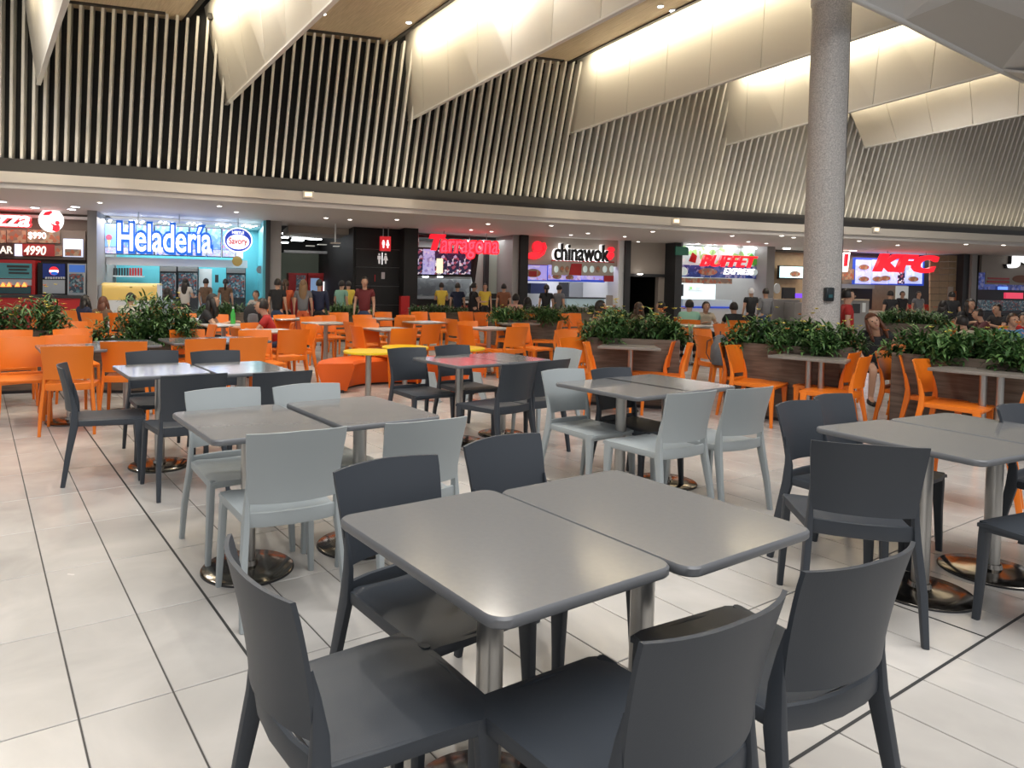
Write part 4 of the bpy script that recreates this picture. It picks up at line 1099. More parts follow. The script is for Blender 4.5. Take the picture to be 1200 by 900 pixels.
for cx_, cy_ in ((123, 246), (161, 249), (195, 251), (228, 253), (262, 256), (292, 258)):
    th_ = Thing('lamp_cluster', 'cluster of tiny white lamps on the ceiling before ice cream shop', 'lamp', cx_, cy_, 1.0, 'clusters of tiny lamps over the ice cream shop', z=3.1)
    for k in range(7):
        a_, z_ = sp(cx_-8+k*2.6, cy_+(-1.5, 1.6, -.6, 2.2, -2, .8, -1)[k], 1.0+.0); 
        obj('lamp_disc', MB().cyl((0, 0), .035, 0, .02, 10), M_lampc, th_.e, (a_-th_.o[0], (.0, -.4, .3, -.3, .5, .1, -.2)[k], -.02))
# --- shop 4
CL = (S(486.5), S(598.5))
sg = Thing('shop_sign', 'glowing red script lettering Tarragona', 'sign', 545, 288, -.1)
sg.text('letters', 'arragona', 516, 281, 584.5, 304, -.1, M_red, .07, .12, .045); sg.text('capital', 'T', 503, 274.5, 522, 293.5, -.12, M_red, .07, .25, .07)
sg.text('letter_faces', 'arragona', 517, 282.5, 583.5, 303, -.2, mat('sign_pink', (1, .1, .16), .4, emit=1.2, ecol=(1, .07, .13)), .02, .12, .0)
mbd = Thing('menu_board', 'dark tilted menu board with five lit panels under red script', 'menu board', 520, 307, .8)
mbd.box('frame', 485, 290.5, 556, 324, .85, .95, M_black)
for k, (x0, x1, mt_) in enumerate(((486, 495.5, P_dark), (496, 509.5, P_lav), (510, 524, P_dark), (524.5, 538, P_dark), (538.5, 552, P_dark))): mbd.box('panel', x0, 292, x1, 321.5, .8, .85, mt_)
mbd.box('picture', 512, 303, 519, 320, .76, .8, mat('white_yellow_print', (.9, .85, .55), .4, emit=1.1)); mbd.poly('slanted_edge', [(553, 321), (559, 291), (562, 291), (556, 335)], .82, .95, M_black)
mbd.wire(490, 291, .9); mbd.wire(550, 291, .9)
kt = Thing('kitchen_line', 'stainless steel kitchen line behind staff of the red script shop', 'kitchen', 520, 340, 2.4)
kt.box('hood', 486, 322, 552, 326.5, 2.0, 2.8, M_ss); kt.box('back_panel', 486, 327, 552, 352, 3.0, 3.1, P_kitch); kt.box('bench', 486, 347, 560, 352, 2.0, 2.8, M_ss, z0=0)
for x in (499, 516): kt.box('hood_lamp', x-3, 323.2, x+3, 325, 1.95, 2.0, M_lampc)
gp = Thing('glass_screen', 'pale green frosted glass wall at right of the red script shop', 'glass panel', 585, 315, 1.2); gp.box('panel', 573, 286, 599, 352, 1.2, 1.24, mat('pale_green_glass', (.42, .55, .48), .3)); gp.box('post', 568, 284, 573, 352, 1.15, 1.3, M_darkgrey); gp.box('panel', 556, 288, 568, 352, 1.3, 1.34, mat('pale_glass', (.48, .5, .46), .4)); gp.box('little_sign', 591, 311.5, 599, 318, 1.1, 1.18, M_darkgrey)
ct = Thing('counter', 'black serving counter with two terminals below red script sign', 'counter', 560, 352, .0); ct.box('worktop', 488, 351, 597, 353, .0, .7, M_black); ct.box('front', 488, 353, 597, 365, .03, .5, M_black, z0=0); ct.box('red_light', 540, 358, 548, 361, -.02, .03, M_redp); ct.box('red_light', 486, 358, 491, 361, -.02, .03, M_redp); ct.box('white_label', 543, 352.5, 549, 355, -.02, .03, M_shopwhite)
ct.box('terminal', 573, 344, 582, 350, .1, .15, M_black); ct.box('terminal', 586, 342, 598, 350, .1, .15, M_black)
for (x, y) in ((497, 278), (522, 279.5), (535, 279), (546, 282), (559, 280.5), (568, 284), (583, 282.5), (590, 285.5)):
    th_ = Thing('spot_lamp', 'bright flat lamp on the dark ceiling behind the red script sign', 'lamp', x, y, 2.0, 'lamps on the ceiling behind the red script sign'); th_.box('lamp_disc', x-3, y-.9, x+3, y+.9, 2.0, 2.1, M_lampc)
# --- shop 5
CL = (S(615.5), S(722.5))
for x in (520, 570): sg.wire(x, 283, -.1)
fg = Thing('figure_emblem', 'red lit abstract figure emblem left of black lettering', 'sign', 629, 293, -.1)
fg.disc('head', 630.5, 289, 5.5, 6.5, -.1, .0, M_red); fg.poly('arm', [(617, 302), (619, 297), (626, 295), (634, 297), (633, 302), (627, 304)], -.12, .0, M_red); fg.poly('arm', [(633, 298), (638, 292), (636, 285), (639, 284), (641, 290), (638, 298), (634, 301)], -.11, .0, M_red)
fg = Thing('shop_sign', 'black lettering chinawok with white glow', 'sign', 680, 297, -.1)
fg.pair('chinawok', 647.5, 286, 712, 306.5, -.06, M_black, M_signw, 0, .015, .014); fg.box('underline', 647, 305.5, 720, 307, -.1, -.03, M_redp)
fg = Thing('small_figure_emblem', 'small red figure emblem at right end of black lettering', 'sign', 716, 297, -.15)
fg.disc('head', 717, 292.5, 3.4, 3, -.15, -.05, M_red); fg.poly('body', [(711.5, 304), (713, 299), (715, 296), (719.5, 296), (720, 300), (717, 304), (714, 305)], -.15, -.05, M_red)
mbd = Thing('menu_board', 'lavender lit noodle menu screens above the counter', 'menu board', 660, 318, .5)
mbd.box('frame', 613.5, 308, 709, 330, .55, .65, M_signdb)
for x0, x1 in ((614.5, 641), (643, 681), (682, 707)): mbd.box('screen', x0, 311, x1, 328, .5, .55, P_wok)
mbd.box('top_bar', 614, 308.5, 642, 310.5, .48, .55, M_redp); mbd.disc('bowl', 653, 324, 5, 3, .45, .5, P_food); mbd.disc('bowl', 668, 325, 4.5, 2.6, .45, .5, P_food); mbd.disc('bowl', 625, 320, 9, 5, .45, .5, P_food); mbd.box('price_tag', 620, 317.5, 629, 324, .42, .45, M_redp)
bn = Thing('banner', 'beige hanging banner with red price block and small dishes', 'banner', 685, 315, .1)
bn.box('sheet', 647, 307.5, 719, 323, -.12, -.09, M_beige); bn.poly('red_block', [(667, 322), (670, 309), (682, 309), (681, 323)], -.15, -.12, M_redp)
for x, mt_ in ((652, P_buf), (659, P_food), (665, P_food), (686, P_buf), (694, P_buf), (701, P_food), (709, P_buf), (717, P_buf)): bn.disc('dish', x, 315.5, 2.4, 4, -.15, -.12, mt_)
bn.box('maroon_strip', 708, 323, 719, 330, -.12, -.09, M_redp)
kt = Thing('kitchen_counter', 'white kitchen pass with dark windows in the noodle shop', 'counter', 668, 350, 1.5)
kt.box('pass_wall', 614, 331, 723, 352, 2.4, 2.5, M_shopwhite, z0=0); kt.box('dark_window', 656, 331, 666, 350, 2.3, 2.4, M_darkgrey); kt.box('dark_window', 685, 331, 706, 352, 2.3, 2.4, M_darkgrey); kt.box('steel_door', 667, 331, 684, 350, 2.3, 2.4, M_ss); kt.box('hanging_pots', 622, 332, 641, 344, 1.9, 2.2, mat('navy_cloth', (.02, .03, .09), .6))
kt.box('glass_case', 664, 350, 708, 360, .3, .8, mat('case_glass', (.45, .6, .65), .15, emit=.15)); kt.box('case_rail', 662, 348.5, 710, 350, .25, .85, M_darkgrey); kt.box('front', 614, 360, 723, 366, .3, .8, M_beige, z0=0); kt.box('poster', 711, 346, 721, 358, .2, .25, M_beige)
# --- doorway 6
CL = (-1e9, 1e9)
dw = Thing('door_lintel', 'dark roller door casing above the dark passage', 'door', 758, 323, .35); dw.box('casing', 738, 321, 780, 324.5, .3, .4, M_darkgrey); dw.box('little_lamp', 749, 320.6, 753, 321.8, .2, .3, M_lamp)
# --- shop 7
CL = (S(795.5), S(895.5))

sg = Thing('shop_sign', 'red slanted lettering BUFFET', 'sign', 853, 305, -.1); sg.text('letters', 'BUFFET', 821, 299.5, 887, 313, -.1, M_red, .06, .3, .02)
for x in (835, 868): sg.wire(x, 300, -.1)
sg2 = Thing('small_sign', 'white slanted lettering EXPRESS on the blue board', 'sign', 866, 318, -.05); sg2.text('letters', 'EXPRESS', 848, 314.5, 884, 322, -.05, M_signw, .03, .3, .015)
mbd = Thing('menu_board', 'blue buffet menu board with dish pictures under a pale food print', 'menu board', 846, 312, .5)
mbd.box('top_print', 797, 290, 894, 311, .5, .6, P_buf); mbd.box('blue_board', 797, 311.5, 892, 325.5, .4, .55, P_bufb); mbd.disc('dish', 830, 318.5, 10.5, 4.2, .33, .4, P_food); mbd.disc('dish', 801, 318, 5, 5, .33, .4, P_buf); mbd.disc('green_dish', 884, 319, 4, 4, .33, .4, P_buf); mbd.box('lower_print', 796, 326, 858, 332, .5, .6, P_food)
mbd.poly('red_cup', [(808, 306), (812, 296), (817, 300), (815, 308)], .4, .45, M_redp); mbd.poly('green_leaf', [(879, 311), (877, 302), (881, 297), (887, 303), (888, 310)], .4, .45, mat('lettuce', (.1, .35, .05), .5, emit=.3))
kt = Thing('buffet_counter', 'glass buffet counter lit from inside', 'counter', 835, 352, .6)
kt.box('back_print', 796, 333, 853, 352, 2.6, 2.7, mat('white_print', (.7, .76, .78), .4, emit=.6)); kt.box('lettuce_print', 808, 336, 824, 340, 2.55, 2.6, P_buf); kt.box('counter_glass', 800, 351, 858, 359, .6, 1.2, mat('case_glass2', (.5, .58, .62), .1, emit=.25)); kt.box('counter_front', 797, 361, 858, 366, .55, 1.3, M_shopwhite, z0=0); kt.box('black_band', 796, 359.5, 862, 361.2, .5, 1.25, M_signdb)
kt.box('dark_opening', 855, 334, 865, 352, 2.4, 2.5, M_darkgrey); kt.box('lit_panel', 866, 333, 872, 352, 2.4, 2.5, M_screenw); kt.box('soda_machine', 872, 334, 889, 352, 1.8, 2.3, mat('soda_navy', (.01, .015, .1), .3, emit=.15)); kt.box('soda_label', 876, 334.5, 886, 337, 1.75, 1.8, M_signb); kt.box('scale', 796, 333, 801, 347, 1.5, 1.6, M_darkgrey)
ex = Thing('exit_sign', 'small dark green hanging sign left of the buffet shop', 'sign', 799, 294, -.5); ex.box('plate', 792, 289, 807, 299, -.5, -.45, mat('exit_green', (.01, .10, .06), .4, emit=.25)); ex.wire(799, 289, -.48)
for (x, y) in ((809, 290), (816, 290.5), (831, 290), (838, 291), (853, 290), (861, 291), (877, 290), (884, 291), (900, 290)):
    th_ = Thing('spot_lamp', 'bright cold lamp on ceiling above the buffet shop', 'lamp', x, y, .3, 'lamps above the buffet shop'); th_.box('lamp_disc', x-3, y-.8, x+3, y+.8, .3, .4, M_lampc)
# --- shop 8
CL = (S(905.5), S(1122.5))

tv_ = Thing('wall_screen', 'pale cyan lit wall screen left of the granite column', 'screen', 928, 319, 1.9); tv_.box('case', 913, 311.5, 943, 327, 1.9, 2.0, M_black); tv_.box('display', 914.5, 312.5, 941.5, 325.5, 1.86, 1.9, mat('cyan_screen', (.6, .9, .95), .3, emit=1.5)); tv_.disc('food_picture', 932, 321, 6, 3.4, 1.83, 1.86, P_food)
kt = Thing('service_counter', 'grey service counter with till left of granite column', 'counter', 925, 360, .2); kt.box('block', 904, 351, 937, 368, .2, .9, M_greypost, z0=0); kt.box('block', 931, 355, 952, 370, -.3, .4, M_greypost, z0=0); kt.box('menu_stand', 918, 337, 932, 350, .6, .7, M_darkgrey); kt.box('purple_light', 932, 344, 941, 349, .6, .7, mat('purple_glow', (.15, .05, .8), .4, emit=1.5)); kt.disc('white_ornament', 911, 338, 3.5, 6, .6, .65, M_shopwhite)
sg = Thing('shop_sign', 'large slanted red lit letters KFC', 'sign', 1060, 308, -.2); sg.text('letters', 'KFC', 1024, 298, 1099, 319.5, -.2, M_red, .07, .28, .055)
for x in (1040, 1085): sg.wire(x, 300, -.2)
sg = Thing('striped_sign', 'white lit sign with red stripe right of granite column', 'sign', 990, 307, .4); sg.poly('white_plate', [(985, 296), (996.5, 296), (993.5, 318.5), (985, 318.5)], .4, .5, M_signw); sg.wire(989, 297, .45); sg.poly('red_stripe', [(991, 297.5), (994.5, 297.5), (993, 312), (990, 312)], .34, .4, M_red)
mbd = Thing('menu_board', 'lit pale blue chicken menu screens behind red letters', 'menu board', 1042, 318, 1.2)
mbd.box('frame', 1002.5, 303, 1083, 334, 1.25, 1.4, M_signdb)
for x0, x1 in ((1003.5, 1021), (1022.3, 1041), (1042, 1052), (1061.5, 1081)): mbd.box('screen', x0, 304.5, x1, 332.5, 1.2, 1.25, P_kfc)
mbd.box('dark_screen', 1053, 304.5, 1060.5, 332.5, 1.2, 1.25, P_dark)
for x, y in ((1013, 313), (1013, 327), (1029, 327), (1038, 326), (1071, 327)): mbd.disc('food_picture', x, y, 5.5, 3, 1.15, 1.2, P_food)
mbd.box('side_picture', 985, 315, 1001, 328, 1.2, 1.3, P_food)
kt = Thing('chicken_counter', 'counter with red boxes and white lit kitchen window behind', 'counter', 1070, 362, .4); kt.box('kitchen_window', 1051, 335.5, 1087, 362, 2.1, 2.18, mat('white_kitchen', (.62, .66, .60), .4, emit=.3)); kt.box('worktop', 1025, 365, 1092, 367, .4, 1.0, M_beige); kt.box('front', 1025, 367, 1092, 375, .42, .9, M_beige, z0=0)
kt.box('hood', 986, 333, 1025, 338, 1.4, 2.1, M_ss); kt.box('dark_kitchen', 986, 338, 1022, 362, 2.0, 2.1, M_darkgrey)
for x in (1066, 1086, 1106): kt.box('red_box', x-4.5, 357, x+4.5, 364, .5, .8, mat('red_box', (.55, .04, .03), .5))
tc_ = Thing('bin_cabinet', 'grey bin cabinet with wooden top right of the column', 'bin', 1010, 365, -3.2); tc_.box('body', 998, 352, 1018, 382, -3.2, -2.6, M_greypost, z0=0); tc_.box('wood_top', 997, 350.5, 1019, 352.2, -3.25, -2.55, M_woodceil); tc_.box('flap', 999.5, 356, 1008, 367, -3.22, -3.2, M_darkgrey); tc_.box('notice', 1011, 355, 1014.5, 366, -3.22, -3.2, M_shopwhite)
tw_ = Thing('tiled_pier', 'tan tiled wall pier right of the chicken shop with small notices', 'wall cladding', 1107, 330, .05)
for i in range(3):
    for j in range(9):
        tw_.box('tile', 1090+i*10.7+.2, 299+j*7.6+.2, 1100.7+i*10.7-.2, 306.6+j*7.6-.2, .06, .12, M_tan)
tw_.box('notice', 1111, 336, 1117, 351, .02, .05, M_beige); tw_.box('notice', 1117.5, 341, 1121, 352, .02, .05, mat('orange_notice', (.45, .15, .06), .5))
for (x, y) in ((988, 291.5), (1001, 293), (1012, 291.5), (1025, 293), (1036, 291.5), (1049, 293.5), (1061, 291.5), (1075, 293), (1087, 291.5), (923, 291), (931, 290)):
    th_ = Thing('spot_lamp', 'bright lamp on the ceiling above the chicken shop', 'lamp', x, y, .3, 'lamps above the chicken shop'); th_.box('lamp_disc', x-3.2, y-.9, x+3.2, y+.9, .3, .4, M_lamp)
# --- shop 9
CL = (S(1150.5), S(1320))

sg = Thing('shop_sign', 'white glowing letters JU cut by the right photo edge', 'sign', 1200, 304, -.1); sg.pair('JU', 1177, 293, 1219, 315, -.06, M_signw, M_darkgrey, 0, .05, .012)
bn = Thing('banner', 'beige banner with brown printed stripes under the white letters', 'banner', 1190, 327, -.05); bn.box('sheet', 1155, 320, 1240, 334, -.05, -.02, M_beige); bn.box('printed_line', 1158, 325.5, 1183, 327.5, -.07, -.05, M_redp); bn.box('printed_line', 1157, 329, 1183, 331.5, -.07, -.05, M_redp); bn.disc('printed_patch', 1197, 327, 10, 4.5, -.07, -.05, mat('brown_print', (.25, .09, .04), .5))
kt = Thing('juice_counter', 'dark blue juice shop back wall with red screen and bottles', 'counter', 1180, 350, 1.0); kt.box('blue_band', 1140, 320, 1230, 340, 1.4, 1.5, P_juice); kt.box('lit_strip', 1139, 319, 1147, 321, 1.2, 1.25, M_signw); kt.poly('green_picture', [(1139, 338), (1140, 324), (1145, 324), (1144, 338)], 1.3, 1.38, mat('green_print', (.5, .7, .3), .4, emit=.8)); kt.box('red_screen', 1179, 343, 1199, 350, 1.3, 1.4, mat('red_screen', (.7, .05, .1), .4, emit=.9)); kt.box('blue_screen', 1172, 336, 1181, 339.5, 1.3, 1.4, mat('blue_screen', (.15, .3, .9), .4, emit=1.2)); kt.box('bottle_row', 1140, 352, 1200, 364, 1.6, 1.9, P_fridge); kt.box('counter_front', 1138, 366, 1240, 372, .6, 1.2, M_darkgrey, z0=0)

# soffit downlights
def soff_pt(px, py):
    z = 3.05
    for _ in range(5):
        p = at(px, py, z); z = soff_z((p-B0).dot(WU))
    return at(px, py, z-.002)
for k, (x, y) in enumerate(((88, 242), (84, 245), (41, 243), (2, 236), (117, 237), (257, 241), (277, 248), (382, 255), (410, 257), (465, 257), (552, 269), (572, 262), (576, 271), (646, 264), (669, 275), (689, 273), (685, 281), (732, 277), (765, 271), (748, 283), (740, 285),
             (858, 276), (916, 276), (930, 278), (877, 283), (898, 285), (818, 285), (1007, 282), (1052, 287), (1132, 286), (1176, 287))):
    p = soff_pt(x, y); big = k < 4
    e = tag(empty('soffit_downlight', (p.x, p.y, p.z), WA), 'small round downlight in the plaster soffit above the shop fronts', 'downlight', 'downlights in the plaster soffit')
    obj('ring', MB().cyl((0, 0), .07 if not big else .13, -.012, .0, 16), M_white, e); obj('lamp_disc', MB().cyl((0, 0), .05 if not big else .1, -.016, -.011, 16), M_lamp if not big else M_lampc, e)
for px, py, lab in ((361, 228, 'small emergency light on dark band left of centre'), (791, 259, 'small emergency light on dark band right of centre'), (1025, 269, 'small emergency light on dark band right of granite column')):
    s_, z_ = sp(px, py, FT-.12); e = tag(empty('emergency_light', W(s_, FT-.14, z_-.05), WA), lab, 'lamp')
    obj('case', MB().box(-.13, .13, -.05, .03, -.04, .12), M_fascia, e); obj('window', MB().box(-.08, .08, -.06, -.05, -.0, .09), mat('warm_window', (1, .8, .5), .4, emit=1.5), e)
# light of the shops and of the soffit
def shop_light(px, t, z, wd, dp, power, col=(1, 1, 1)):
    s_ = S(px, t); p = W(s_, t, z); o = area('shop_light', p, p-Vector((0, 0, 1)), wd, dp, power, col); o.rotation_euler = (0, 0, WA)
shop_light(40, .5, 3.1, 5, 1.2, 60, (1, .9, .8)); shop_light(210, 1.8, 3.08, 4.5, 2.4, 190, (.95, .98, 1)); shop_light(545, 1.6, 2.95, 3, 2, 70); shop_light(668, 1.2, 2.95, 3, 1.6, 80, (1, .97, 1))
shop_light(846, 1.5, 2.95, 3, 2, 120); shop_light(1020, 1.0, 2.95, 7, 1.5, 130, (1, .9, .75)); shop_light(1190, 1.0, 2.95, 3, 1.5, 25); shop_light(375, 5, 3.4, 3, 5, 45)
for px in (60, 260, 460, 660, 860, 1080): shop_light(px, -2.2, 2.98, 4, .5, 34, (1, .88, .74))

ORD = ['first', 'second', 'third', 'fourth', 'fifth', 'sixth', 'seventh', 'eighth', 'ninth', 'tenth', 'eleventh', 'twelfth', 'thirteenth', 'fourteenth', 'fifteenth', 'sixteenth', 'seventeenth', 'eighteenth', 'nineteenth', 'twentieth']
ORD += ['twenty-'+o for o in ORD[:9]]+['thirtieth', 'thirty-first', 'thirty-second', 'thirty-third']
def screen_x(o):
    q = o.matrix_world.translation if False else Vector(o.location); return q.x/q.y
GR = {}
for o in COL.objects:
    if o.parent is None and 'group' in o and (o['group'].startswith('lamps ') or o['group'].startswith('downlights in the plaster') or o['group'].startswith('clusters') or o['group'].startswith('strip lamps') or o['group'].startswith('dim lamps')): GR.setdefault(o['group'], []).append(o)
LB = {'lamps above the buffet shop': 'bright cold lamp above the buffet shop, %s from the left', 'lamps above the chicken shop': 'bright warm lamp above the chicken shop, %s from the left', 'downlights in the plaster soffit': 'small round downlight in the plaster soffit, %s from the left',
      'lamps on the ceiling behind the red script sign': 'flat lamp on dark ceiling behind red script sign, %s from the left', 'strip lamps on the corridor ceiling': 'white strip lamp under the corridor ceiling, %s from the left', 'clusters of tiny lamps over the ice cream shop': 'cluster of tiny lamps over ice cream shop, %s from the left', 'dim lamps in the dark corridor': 'dim flat lamp in the dark corridor, %s from the left'}
for g, l in GR.items():
    l.sort(key=screen_x)
    for k, o in enumerate(l): o['label'] = LB[g] % ORD[k]

# ------------------------------------------------------------------ people
SKIN = mat('skin', (.52, .30, .20), .5); M_eye = mat('eye_dark', (.02, .015, .01), .3); M_lip = mat('lips', (.42, .12, .10), .5)
HAIRD = mat('hair_dark', (.012, .008, .006), .5); HAIRR = mat('hair_auburn', (.11, .035, .015), .5, noise=.4, nscale=30); HAIRB = mat('hair_brown', (.05, .025, .012), .5); HAIRL = mat('hair_fair', (.22, .13, .06), .5)
def skinned(verts, edges, radii, level=1, root=0):
    me = bpy.data.meshes.new('sk'); me.from_pydata(verts, edges, []); o = bpy.data.objects.new('sk', me); COL.objects.link(o)
    sm = o.modifiers.new('s', 'SKIN'); sm.use_smooth_shade = True
    if not me.skin_vertices: 
        pass
    for i, r in enumerate(radii):
        sv = me.skin_vertices[0].data[i]; sv.radius = (r, r) if not isinstance(r, tuple) else r; sv.use_root = (i == root)
    sb = o.modifiers.new('b', 'SUBSURF'); sb.levels = level; sb.render_levels = level
    dg = bpy.context.evaluated_depsgraph_get(); dg.update(); out = bpy.data.meshes.new_from_object(o.evaluated_get(dg)); bpy.data.objects.remove(o)
    return [tuple(v.co) for v in out.vertices], [tuple(p.vertices) for p in out.polygons]
def pose(kind):
    """joint positions; figure faces +y"""
    J = {}
    if kind.startswith('stand'):
        J.update(pel=(0, 0, .94), wai=(0, .0, 1.06), che=(0, .0, 1.26), nec=(0, -.005, 1.42), hed=(0, .015, 1.545), top=(0, .01, 1.60))
        for s, n in ((-1, 'l'), (1, 'r')):
            J['hip'+n] = (s*.085, 0, .88); J['kne'+n] = (s*.10, .02, .48); J['ank'+n] = (s*.10, -.03, .085); J['toe'+n] = (s*.12, .12, .03)
            J['sho'+n] = (s*.165, -.01, 1.36)
            if kind == 'stand': J['elb'+n] = (s*.215, -.03, 1.10); J['wri'+n] = (s*.225, .06, .87); J['pal'+n] = (s*.225, .09, .79)
            elif kind == 'stand_reach': J['elb'+n] = (s*.22, .06, 1.10); J['wri'+n] = (s*.17, .28, 1.10); J['pal'+n] = (s*.15, .36, 1.11)
        if kind == 'stand_walk': pass
    else:
        f = .06 if kind != 'sit_lean' else .16
        J.update(pel=(0, -.02, .53), wai=(0, -.01, .64), che=(0, f*.4, .84), nec=(0, f*.8, 1.0), hed=(0, f+.03, 1.115), top=(0, f+.02, 1.175))
        for s, n in ((-1, 'l'), (1, 'r')):
            J['hip'+n] = (s*.09, .02, .50); J['kne'+n] = (s*.12, .40, .50); J['ank'+n] = (s*.13, .36, .085); J['toe'+n] = (s*.14, .50, .03)
            J['sho'+n] = (s*.165, f*.6, .94); J['elb'+n] = (s*.22, f+.10, .72); J['wri'+n] = (s*.13, f+.32, .79); J['pal'+n] = (s*.09, f+.39, .80)
            if kind == 'sit_girl' and n == 'l': J['elb'+n] = (-.30, .12, .80); J['wri'+n] = (-.50, .20, .84); J['pal'+n] = (-.58, .22, .85)
            if kind == 'sit_girl' and n == 'r': J['elb'+n] = (.21, .02, .70); J['wri'+n] = (.16, .20, .58); J['pal'+n] = (.13, .27, .56)
        if kind == 'sit_girl':
            J.update(nec=(.02, .10, .99), hed=(.055, .14, 1.10), top=(.075, .13, 1.155))
    return J
RAD = dict(pel=.095, wai=(.085, .07), che=(.10, .08), nec=.05, hed=(.078, .092), top=(.062, .075), hip=.085, kne=.055, ank=.036, toe=.03, sho=.058, elb=.038, wri=.026, pal=(.034, .02))
def fingers(mb, J, n, sgn, mi=0):
    w_ = Vector(J['wri'+n]); p = Vector(J['pal'+n]); d = (p-w_).normalized(); side = d.cross(Vector((0, 0, 1)))
    side = side.normalized() if side.length > .1 else Vector((1, 0, 0)) if abs(d.z) < .9 else Vector((0, 1, 0))
    if d.z < -.7: side = Vector((0, 1, 0))
    dn = Vector((0, 0, -1)) if d.z > -.7 else Vector((-sgn, 0, 0))
    for k, L in enumerate((.058, .068, .072, .062)):
        o = p + side*(-.026+.0175*k) + d*.012
        mb.sweep([o, o+d*L*.55+dn*.004, o+d*L+dn*.018], [(.0085, .0085), (.008, .008), (.006, .006)], n=6, pw=1)
    o = p - d*.03 - side*.03
    mb.sweep([o, o-side*.022+d*.03, o-side*.020+d*.06], [(.010, .010), (.009, .009), (.007, .007)], n=6, pw=1)
PROTO = {}
def figure_proto(kind, level=1):
    if kind in PROTO: return PROTO[kind]
    J = pose(kind); names = ['pel', 'wai', 'che', 'nec', 'hed', 'top']; E_ = [(0, 1), (1, 2), (2, 3), (3, 4), (4, 5)]
    for n in 'lr':
        b = len(names); names += [k+n for k in ('hip', 'kne', 'ank', 'toe')]; E_ += [(0, b), (b, b+1), (b+1, b+2), (b+2, b+3)]
        b = len(names); names += [k+n for k in ('sho', 'elb', 'wri', 'pal')]; E_ += [(2, b), (b, b+1), (b+1, b+2), (b+2, b+3)]
    R_ = [RAD[k[:3]] for k in names]
    v, f = skinned([J[k] for k in names], E_, R_, level)
    mb = MB(); mb.add(v, f, 0, True)
    h = Vector(J['hed'])+(Vector(J['top'])-Vector(J['hed']))*.3; up_ = (Vector(J['top'])-Vector(J['hed'])).normalized(); fr_ = Vector((0, 1, 0)); fr_ = (fr_-up_*fr_.dot(up_)).normalized(); sd_ = fr_.cross(up_)
    def hp(x, y, z): return h+sd_*x+fr_*y+up_*z
    # skull and face on the same body mesh
    hv = []; n, kk = 16, 12
    for j in range(kk+1):
        a = pi*j/kk
        for i in range(n):
            b = 2*pi*i/n; x, y, z = sin(a)*cos(b)*.074, sin(a)*sin(b)*.092, cos(a)*.115
            if z < 0: x *= 1-.30*(-z/.115); y *= 1-.12*(-z/.115); y += .010*(-z/.115)
            hv.append(tuple(hp(x, y, z)))
    mb.add(hv, [(j*n+i, (j+1)*n+i, (j+1)*n+(i+1) % n, j*n+(i+1) % n) for j in range(kk) for i in range(n)], 0, True)
    mb.sweep([hp(0, .088, .012), hp(0, .104, -.018), hp(0, .094, -.032)], [(.007, .006), (.012, .011), (.010, .006)], n=8, pw=1)
    for s in (-1, 1):
        mb.sphere(tuple(hp(s*.030, .084, .012)), .0085, 1, 8, 6); mb.sphere(tuple(hp(s*.075, 0, -.005)), .022, 0, 8, 6, (.4, .7, 1))
    mb.sphere(tuple(hp(0, .088, -.058)), .020, 2, 8, 6, (1, .4, .32))
    for n_, sg_ in (('l', -1), ('r', 1)): fingers(mb, J, n_, sg_)
    P = {'body': fixn(mb.mesh('body', [SKIN, M_eye, M_lip]))}
    # clothing
    def part(keys, edges, rr, nm, lv=1):
        v, f = skinned(keys, edges, rr, lv); m_ = MB(); m_.add(v, f, 0, True); P[nm] = m_.mesh(nm, [M_white])
    def mid(a, b, k): return tuple(Vector(J[a]).lerp(Vector(J[b]), k))
    LOW = tuple(Vector(J['pel'])-(Vector(J['wai'])-Vector(J['pel'])).normalized()*(.05 if kind.startswith('sit') else .10))
    part([LOW, J['wai'], J['che'], mid('che', 'nec', .62), J['shol'], mid('shol', 'elbl', .55), J['shor'], mid('shor', 'elbr', .55)], [(0, 1), (1, 2), (2, 3), (2, 4), (4, 5), (2, 6), (6, 7)],
         [.165, (.140, .118), (.150, .122), .066, .076, .060, .074, .060], 'shirt')
    part([LOW, J['wai'], J['che'], mid('che', 'nec', .62), J['shol'], J['elbl'], mid('elbl', 'wril', .9), J['shor'], J['elbr'], mid('elbr', 'wrir', .9)], [(0, 1), (1, 2), (2, 3), (2, 4), (4, 5), (5, 6), (2, 7), (7, 8), (8, 9)],
         [.168, (.142, .120), (.152, .124), .064, .076, .054, .042, .076, .054, .042], 'long_shirt')
    part([mid('pel', 'wai', .5), J['pel'], J['hipl'], J['knel'], mid('knel', 'ankl', .92), J['hipr'], J['kner'], mid('kner', 'ankr', .92)], [(0, 1), (1, 2), (2, 3), (3, 4), (1, 5), (5, 6), (6, 7)],
         [.125, .145, .108, .072, .052, .108, .072, .052], 'trousers')
    part([mid('pel', 'wai', .5), J['pel'], J['hipl'], mid('hipl', 'knel', .75), J['hipr'], mid('hipr', 'kner', .75)], [(0, 1), (1, 2), (2, 3), (1, 4), (4, 5)],
         [.118, .138, .108, .092, .108, .092], 'shorts')
    m_ = MB()
    for n_ in 'lr':
        a = Vector(J['ank'+n_]); b = Vector(J['toe'+n_]); d = Vector((b.x-a.x, b.y-a.y, 0)).normalized(); q = Vector((a.x, a.y, .032))
        m_.sweep([q-d*.06, q-d*.02+Vector((0, 0, .012)), q+d*.08+Vector((0, 0, .004)), q+d*.20-Vector((0, 0, .008))], [(.032, .026), (.042, .042), (.046, .032), (.034, .018)], n=8)
    P['shoes'] = fixn(m_.mesh('shoes', [M_black]))
